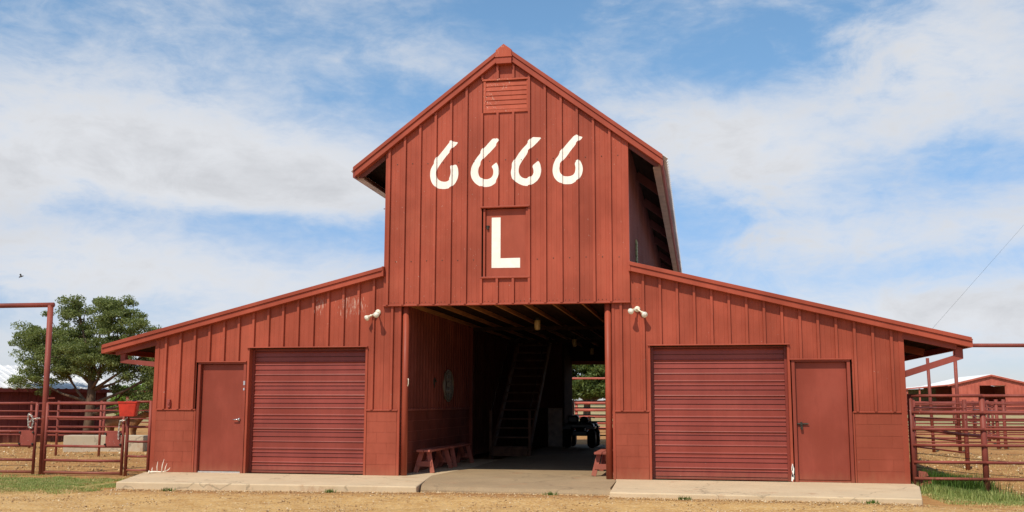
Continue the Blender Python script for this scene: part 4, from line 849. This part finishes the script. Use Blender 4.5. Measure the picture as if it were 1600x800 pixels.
MB().prism([g3(dL - .1, -.1, 0), g3(dL, -.1, 0), g3(dL, -.1, dZ), g3(dL - .1, -.1, dZ)], gy * .2).prism([g3(dL - .1, -.1, dZ), g3(dR + .1, -.1, dZ), g3(dR + .1, -.1, dZ + .14), g3(dL - .1, -.1, dZ + .14)], gy * .2).build('door_frame', m_far, t)
for s in (-1, 1):
    MB().prism([g3(0, -.3, pk_), g3(s * (HW + .7), -.3, pk_ - (HW + .7) * .245), g3(s * (HW + .7), 22, pk_ - (HW + .7) * .245), g3(0, 22, pk_)], Vector((0, 0, .1))).build('roof', m_wr, t)
    MB().beam(g3(0, -.33, pk_ - .1), g3(s * (HW + .7), -.33, pk_ - .1 - (HW + .7) * .245), .08, .28).build('rake_board', m_far, t)
MB().prism([g3(HW, .1, 0), g3(HW, 22, 0), g3(HW, 22, ez), g3(HW, .1, ez)], -gx * .1).build('side_wall', m_far, t); MB().prism([g3(-HW, 22, 0), g3(HW, 22, 0), g3(HW, 22, ez), g3(0, 22, pk_), g3(-HW, 22, ez)], gy * .1).build('rear_wall', m_far, t)
MB().prism([g3(-HW, -.2, ez - .0), g3(-14, -.2, 4.0), g3(-14, 22, 4.0), g3(-HW, 22, ez)], Vector((0, 0, .08))).build('lean_to_roof', m_wr, t)
for u in (-13.6, -11.6): MB().prism([g3(u, 0, 0), g3(u + .25, 0, 0), g3(u + .25, 0, 4.05), g3(u, 0, 4.05)], gy * .2).build('post', m_far, t)
MB().prism([g3(-14, 12, 0), g3(-HW, 12, 0), g3(-HW, 12, 4.2), g3(-14, 12, 3.95)], gy * .1).build('lean_to_wall', mat('lean_wall', simple((.16, .14, .08), .8)), t); MB().beam(g3(-14, -.25, 3.95), g3(-HW, -.25, 4.68), .1, .2).build('eave_board', m_far, t)
o = MB().prism([(44, 120, -.10), (56, 122, -.10), (56, 122, .42), (44, 120, .42)], (-.1, .8, 0)).build('low_white_wall', m_white); tag(o, 'long low white wall in the pens before the gabled building', 'wall')
# ============================================================ TREES
def tree(name, label, base, th, tr, blobs, nleaf, ls, leafm, seed, lean=(0, 0), nlimb=7, cat='tree', group=None, clus=.42):
    """blobs: crown lobes (x, y, z, rx, ry, rz, weight) relative to the base"""
    r = random.Random(seed); nr = np.random.RandomState(seed); B0 = Vector(base); t = thing(name, label, cat, base, group)
    tk = MB(); top = Vector((lean[0], lean[1], th)); pth = [Vector((0, 0, -.1)), Vector((0.02, 0, th * .3)), Vector((lean[0] * .5 + .05, lean[1] * .5, th * .65)), top]
    tk.tube([B0 + p for p in pth], [tr * 1.35, tr, tr * .85, tr * .7], 12)
    W_ = sum(b[6] for b in blobs); cl = []; ends = []
    for b in blobs:
        n = max(3, int(nlimb * 14 * b[6] / W_)); c = Vector(b[:3]); hub = None
        # main limb to the lobe
        st = Vector((0, 0, 0)) + top * max(.35, min(1, (b[2] / max(th, .1)) * r.uniform(.45, .72)))
        m1 = st.lerp(c, .5) + Vector((r.uniform(-.2, .2), r.uniform(-.2, .2), -.12)); tk.tube([B0 + st, B0 + m1, B0 + c], [tr * .42, tr * .24, tr * .10], 8)
        for k in range(n):
            d = Vector((r.gauss(0, 1), r.gauss(0, 1), r.gauss(0, 1))).normalized(); q = r.random() ** .4; e = c + Vector((d.x * b[3], d.y * b[4], d.z * b[5])) * q
            if k < 9: mm = c.lerp(e, .5) + Vector((r.uniform(-.1, .1), 0, r.uniform(-.1, .12))); s0 = m1.lerp(c, r.random()); tk.tube([B0 + s0, B0 + mm, B0 + e], [tr * .12, tr * .07, .006], 5)
            cl.append((e, r.uniform(.55, 1.15) * clus))
    tk.build('trunk', m_bark, t, True)
    C_ = np.array([[*e] for e, _ in cl]); R_ = np.array([q for _, q in cl]); idx = nr.randint(0, len(cl), nleaf)
    d = nr.normal(size=(nleaf, 3)); d /= np.linalg.norm(d, axis=1)[:, None]; q = nr.rand(nleaf) ** .55; P_ = C_[idx] + d * (R_[idx] * q)[:, None] * np.array([1.15, 1.15, .62]) + np.array(base)
    u = nr.normal(size=(nleaf, 3)); u /= np.linalg.norm(u, axis=1)[:, None]; w = np.cross(u, nr.normal(size=(nleaf, 3))); w /= np.linalg.norm(w, axis=1)[:, None]
    s_ = (ls * (.6 + .8 * nr.rand(nleaf)))[:, None]; a = P_ - u * s_; b_ = P_ + w * s_ * .45; c_ = P_ + u * s_; e_ = P_ - w * s_ * .45
    V = np.stack([a, b_, c_, e_], 1).reshape(-1, 3) - np.array(base)
    me = bpy.data.meshes.new('crown'); me.vertices.add(4 * nleaf); me.vertices.foreach_set('co', V.ravel()); me.loops.add(4 * nleaf); me.loops.foreach_set('vertex_index', np.arange(4 * nleaf)); me.polygons.add(nleaf); me.polygons.foreach_set('loop_start', np.arange(0, 4 * nleaf, 4)); me.polygons.foreach_set('loop_total', np.full(nleaf, 4)); me.materials.append(leafm); me.update(calc_edges=True)
    o = bpy.data.objects.new('crown', me); COL.objects.link(o); o.parent = t
    return t
tree('elm_tree', 'spreading dark green tree with forked trunk in front of the left shed', (-17.95, 14.7, -.12), 2.9, .17,
     [(-1.6, 0.3, 3.8, 1.19, 1.1, 0.95, 3), (-2.26, 0, 3.2, 0.86, 0.9, 0.9, 1.8), (0.05, 0.3, 4.0, 1.4, 1.3, 1.15, 4), (0.16, -0.5, 3.1, 1.4, 1.0, 0.8, 2.6), (1.48, -0.2, 3.9, 1.24, 1.1, 1.0, 3), (2.64, 0, 3.5, 0.81, 0.8, 0.75, 1.5), (-2.15, -0.2, 2.3, 0.92, 0.8, 0.55, 1.2), (-0.94, -0.2, 2.6, 0.86, 0.8, 0.5, 1.0), (-0.72, 0, 4.9, 0.86, 0.8, 0.4, 1.1), (0.82, 0, 4.95, 0.97, 0.8, 0.42, 1.2), (1.7, 0.2, 2.6, 0.97, 0.8, 0.5, 1.5), (2.58, 0.3, 1.9, 0.81, 0.6, 0.6, 1.2), (1.15, 0.4, 1.9, 0.54, 0.5, 0.3, 0.4), (2.75, 0.2, 2.6, 0.65, 0.6, 0.7, 1.5), (2.2, 0, 1.5, 0.8, 0.6, 0.4, 1.0), (0.6, -0.4, 2.9, 0.9, 0.8, 0.6, 1.6), (-0.8, -0.4, 3.0, 0.9, 0.8, 0.6, 1.4), (-2.55, 0, 3.9, 0.5, 0.6, 0.55, 0.8)],
     105000, .040, m_leaf, 5, clus=.33, nlimb=30)
tree('green_tree', 'bright green bushy tree beyond the left pens, half hidden by the barn', (-30.2, 38, -.12), .8, .2, [(-.4, 0, 1.5, 1.0, 1.2, .8, 2), (.9, 0, 1.9, 1.2, 1.4, .9, 3), (2.4, 0, 2.0, 1.2, 1.4, 1.0, 2.5)], 26000, .08, m_leaf2, 9, clus=.5)
tree('pecan_tree', 'large leafy tree behind the barn, framed by the rear opening', (-4.6, 56, -.12), 2.2, .28, [(-2.5, 0, 4.2, 2.4, 2.2, 1.9, 3), (.5, 0, 4.6, 2.6, 2.2, 2.2, 3.5), (3.0, 0, 4.3, 2.2, 2, 2.0, 3), (0, 0, 7, 3, 2.4, 1.6, 3), (-1, -.6, 2.8, 2.3, 1.4, .9, 2.6), (1.9, -.6, 2.7, 2.3, 1.4, .9, 2.6), (3.6, -.6, 2.7, 1.5, 1.4, .8, 1.6)], 70000, .14, m_leaf3, 12, clus=.7, nlimb=14)
tree('pecan_tree', 'second leafy tree behind the barn, right of the large one', (-.9, 60, -.12), 2.2, .26, [(-1, -1, 2.6, 3, 1.2, .7, 3), (2.5, -1, 2.5, 2.5, 1.2, .7, 2), (0, 0, 4.6, 2.6, 2.2, 2.0, 3), (2.4, 0, 4.4, 2.2, 2.2, 2.0, 3), (0, -.3, 2.9, 2.4, 1.6, .8, 2)], 40000, .14, m_leaf3, 13, clus=.7, nlimb=14)
# far line of brush on the horizon
rr = np.random.RandomState(4); fb = MB()
for k in range(900):
    x = rr.uniform(-900, 700); y = 620 + rr.uniform(-40, 60); h = rr.uniform(1.2, 3.4); w = rr.uniform(3, 9)
    fb.add([(x - w, y, -.4), (x + w, y, -.4), (x + w * .6, y + 1, h * .8), (x, y + 1.5, h), (x - w * .7, y + 1, h * .7), (x, y + w, h * .5)], [(0, 1, 2, 3, 4), (4, 3, 5), (3, 2, 5)])
tag(fb.build('far_brush', mat('far_brush', simple((.10, .12, .07), .9, .3, .3, 0, 0))), 'thin dark line of brush along the horizon', 'brush', kind='stuff')

# ============================================================ ANIMALS
def calf(label, base, m, yaw, sc=1.):
    t = thing('calf', label, 'calf', base); c, s_ = cos(yaw), sin(yaw)
    def q(x, y, z): return (base[0] + (x * c - y * s_) * sc, base[1] + (x * s_ + y * c) * sc, base[2] + z * sc)
    pts = [(-.62, 0, .80, .10), (-.52, 0, .82, .19), (-.25, 0, .80, .235), (.08, 0, .78, .245), (.38, 0, .80, .23), (.56, 0, .88, .16), (.72, 0, 1.0, .12), (.85, 0, 1.06, .105), (1.0, 0, 1.0, .085), (1.12, 0, .94, .06)]
    ed = [(i, i+1) for i in range(9)]; legs = []
    for (x, i0) in ((-.48, 1), (.40, 4)):
        for sy in (-1, 1):
            k = len(pts)
            if x < 0: ch = [(x, .12*sy, .62, .12), (x + .06, .13*sy, .46, .065), (x - .06, .13*sy, .30, .042), (x - .02, .13*sy, .06, .036), (x + .01, .13*sy, .01, .045)]
            else: ch = [(x, .12*sy, .60, .10), (x - .02, .12*sy, .42, .055), (x + .01, .12*sy, .28, .042), (x, .12*sy, .06, .034), (x + .02, .12*sy, .01, .043)]
            pts += ch; ed += [(i0, k)] + [(k + j, k + j + 1) for j in range(4)]
    for sy in (-1, 1): k = len(pts); pts += [(.84, .13*sy, 1.10, .03), (.81, .20*sy, 1.10, .035)]; ed += [(7, k), (k, k+1)]
    k = len(pts); pts += [(-.70, 0, .70, .025), (-.72, 0, .40, .02), (-.71, 0, .28, .035)]; ed += [(0, k), (k, k+1), (k+1, k+2)]
    me = bpy.data.meshes.new('calf_body'); me.from_pydata([Vector(q(*p[:3])) - Vector(base) for p in pts], ed, []); me.materials.append(m); o = bpy.data.objects.new('calf_body', me); COL.objects.link(o); o.parent = t
    sk = o.modifiers.new('skin', 'SKIN'); sk.use_smooth_shade = True
    for i, p in enumerate(pts): me.skin_vertices[0].data[i].radius = (p[3] * sc, p[3] * sc)
    me.skin_vertices[0].data[3].use_root = True
    sb_ = o.modifiers.new('subsurf', 'SUBSURF'); sb_.levels = 2; sb_.render_levels = 2
calf('tan calf standing broadside behind the concrete trough, nearer the shed', (-16.9, 15.2, -.12), m_tan, .15, 1.)
calf('darker brown calf standing right of the tan one behind the trough', (-15.2, 15.6, -.12), m_brown, -.25, 1.)
# bird in the sky
t = thing('bird', 'small dark bird flying in the sky at the left', 'bird', (-26.08, 21.48, 6.88)); b0 = Vector((-26.08, 21.48, 6.88))
MB().lathe([(.002, -.10), (.03, -.05), (.035, 0), (.022, .06), (.02, .09), (.002, .12)], b0, (.6, .2, .2), 8).build('bird_body', m_iron, t, True)
MB().add([b0 + Vector(p) for p in ((-.03, 0, .01), (.04, .01, .01), (0, -.02, .13), (-.08, -.02, .10), (-.03, 0, -.01), (.03, .02, -.01), (-.12, .05, -.05), (-.16, .04, -.06))], [(0, 1, 2, 3), (4, 5, 6, 7)]).build('wing', m_iron, t)
# guy wire at the right
o = MB().tube([(10.5, 16, 3.2), (19, 26, 11)], .003, 5).build('guy_wire', m_iron, None); tag(o, 'thin dark cable slanting up to the right against the clouds', 'cable')

# ============================================================ GRAVEL, GRASS, WEEDS
def scatter(name, n, pos, size, m, kind='rock', seed=1, label=None, cat=None):
    r = np.random.RandomState(seed); X, Y, Z = pos(r, n); n = len(X)
    if kind == 'rock':
        base = np.array([(1,0,0),(-.5,.87,0),(-.5,-.87,0),(0,0,.75),(0,0,-.5)]); F = [(0,1,3),(1,2,3),(2,0,3),(1,0,4),(2,1,4),(0,2,4)]
        s = size * (.5 + r.rand(n) ** 3 * 2.2); a = r.rand(n) * 6.28; bs = base[None] * (1 + r.normal(0, .25, (n, 5, 3))) * s[:, None, None]; ca, sa = np.cos(a)[:, None], np.sin(a)[:, None]
        V = np.stack([bs[..., 0] * ca - bs[..., 1] * sa + X[:, None], bs[..., 0] * sa + bs[..., 1] * ca + Y[:, None], bs[..., 2] + Z[:, None]], -1).reshape(-1, 3); nv = 5
    else:
        h = size * (.4 + r.rand(n)); a = r.rand(n) * 6.28; w = .0035 + .004 * r.rand(n); bend = r.normal(0, .45, n) * h; dx, dy = np.cos(a), np.sin(a)
        p0 = np.stack([X - dy * w, Y + dx * w, Z], -1); p1 = np.stack([X + dy * w, Y - dx * w, Z], -1); m0 = np.stack([X + dx * bend * .35 + dy * w * .7, Y + dy * bend * .35 - dx * w * .7, Z + h * .6], -1); m1 = np.stack([X + dx * bend * .35 - dy * w * .7, Y + dy * bend * .35 + dx * w * .7, Z + h * .6], -1); tp = np.stack([X + dx * bend, Y + dy * bend, Z + h], -1)
        V = np.stack([p0, p1, m0, m1, tp], 1).reshape(-1, 3); F = [(0, 1, 2, 3), (3, 2, 4)]; nv = 5
    if name != 'gravel': V[:, 2] += np.array([gz(a_, b_) + .12 for a_, b_ in V[:, :2]])
    me = bpy.data.meshes.new(name); nf = len(F); lens = np.array([len(f) for f in F]); flat = np.concatenate([np.array(f) for f in F]); tot = len(flat)
    me.vertices.add(len(V)); me.vertices.foreach_set('co', V.ravel()); me.loops.add(tot * n); me.loops.foreach_set('vertex_index', (flat[None] + (np.arange(n) * nv)[:, None]).ravel())
    me.polygons.add(nf * n); st = np.concatenate([[0], np.cumsum(lens)[:-1]]); me.polygons.foreach_set('loop_start', (st[None] + (np.arange(n) * tot)[:, None]).ravel()); me.polygons.foreach_set('loop_total', np.tile(lens, n)); me.materials.append(m); me.update(calc_edges=True)
    o = bpy.data.objects.new(name, me); COL.objects.link(o); return tag(o, label, cat, kind='stuff')
def front_pos(r, n):
    x = r.uniform(-11, 11, n); y = -2.7 - r.rand(n) ** 1.0 * 5; ok = (y < -2.45 - .04 * np.abs(x)) | ((x > -1) & (x < 2.1) & (y < -2.0)) ; ok &= ~((x > 2) & (y > -2.95)); x, y = x[ok], y[ok]; return x, y, np.array([gz(a_, b_) for a_, b_ in zip(x, y)])
scatter('gravel', 34000, front_pos, .0075, m_stone, seed=1, label='loose tan gravel of the yard in front of the aprons', cat='gravel')
def edge_pos(r, n):
    x = r.uniform(-6.3, 6.7, n); f = np.where(x < -1, -2.42 + .02 * (x + 6), np.where(x < 2.15, -2.05, -2.72 - .035 * (x - 2))); y = f - .03 - r.exponential(.12, n); return x, y, np.array([gz(a_, b_) for a_, b_ in zip(x, y)]) + .004
scatter('gravel', 6000, edge_pos, .009, m_stone, seed=2, label='coarser stones gathered along the front edge of the aprons', cat='gravel')
def pen_pos(r, n): x = np.concatenate([r.uniform(-24, -7.2, n // 2), r.uniform(7.3, 16, n - n // 2)]); y = r.uniform(.8, 14, n); return x, y, np.full(n, -.118)
scatter('clods', 7000, pen_pos, .022, m_stone, seed=3, label='clods and dung scattered over the pens', cat='clods')
def patch(cx, cy, rx, ry, seedn, yclip=None):
    def f(r, n):
        cxs = r.normal(cx, rx * .5, 260); cys = r.normal(cy, ry * .5, 260); i = r.randint(0, 260, n); x = cxs[i] + r.normal(0, .11, n); y = cys[i] + r.normal(0, .08, n); ok = ~((np.abs(x) < 7.1) & (y > -2.6)) & ~((x < -6.3) & (x > -7.2) & (y > -2.2) & (y < .1)) & ~((np.abs(x) < 6.7)); ok |= ((x > -6.9) & (x < -6.32) & (y < -1.2)); x, y = x[ok], y[ok]; return x, y, np.full(len(x), -.125)
    return f
for (cx, cy, rx, ry, n, h, m_, lab, sd) in ((-8.2, -1.8, 2.0, 1.5, 40000, .032, m_grass, 'patchy green grass before the left gates', 11), (-11.5, -1.2, 2.6, 1.3, 9000, .04, m_grass, 'green grass at the far left of the gates', 12), (-8.6, -2.2, 2.8, 2.0, 20000, .03, m_dry, 'dry straw-coloured grass mixed into the left strip', 13),
      (8.7, -.7, 1.9, 1.5, 34000, .036, m_grass, 'green grass strip right of the barn', 14), (8.9, -1.4, 2.4, 1.8, 16000, .03, m_dry, 'dry grass mixed into the right strip', 15)):
    scatter('grass', n, patch(cx, cy, rx, ry, sd), h, m_, 'blade', sd, lab, 'grass')
def weed_pos(r, n): x = r.normal(7.85, .32, n); y = r.normal(.95, .3, n); return x, y, np.full(n, -.13)
scatter('weeds', 6500, weed_pos, .30, m_weed, 'blade', 21, 'tall dark green weeds behind the right front fence at the barn corner', 'weeds')
def weed2(r, n): x = r.normal(8.0, .35, n); y = r.normal(.1, .22, n); return x, y, np.full(n, -.13)
scatter('weeds', 3500, weed2, .14, m_grass, 'blade', 22, 'bright green tuft at the foot of the right front fence', 'weeds')
def tuft(r, n): i = r.randint(0, 9, n); cx = np.array([-7.15, -7.3, -5.2, 3.3, 5.95, -2.4, 1.2, -6.35, 6.75])[i]; cy = np.array([-.3, .15, -2.62, -2.95, -3.0, -2.55, -2.3, -1.5, -1.2])[i]; return cx + r.normal(0, .05, n), cy + r.normal(0, .03, n), np.full(n, -.13)
scatter('weeds', 900, tuft, .06, m_weed, 'blade', 23, 'small green tufts along the edges of the concrete', 'weeds')
def pen_straw(r, n): x = np.concatenate([r.uniform(-22, -7.2, n // 2), r.uniform(7.3, 15, n - n // 2)]); y = r.uniform(.5, 13, n); return x, y, np.full(n, -.125)
scatter('straw', 15000, pen_straw, .05, m_dry, 'blade', 24, 'thin dry straw scattered over the pens', 'straw')
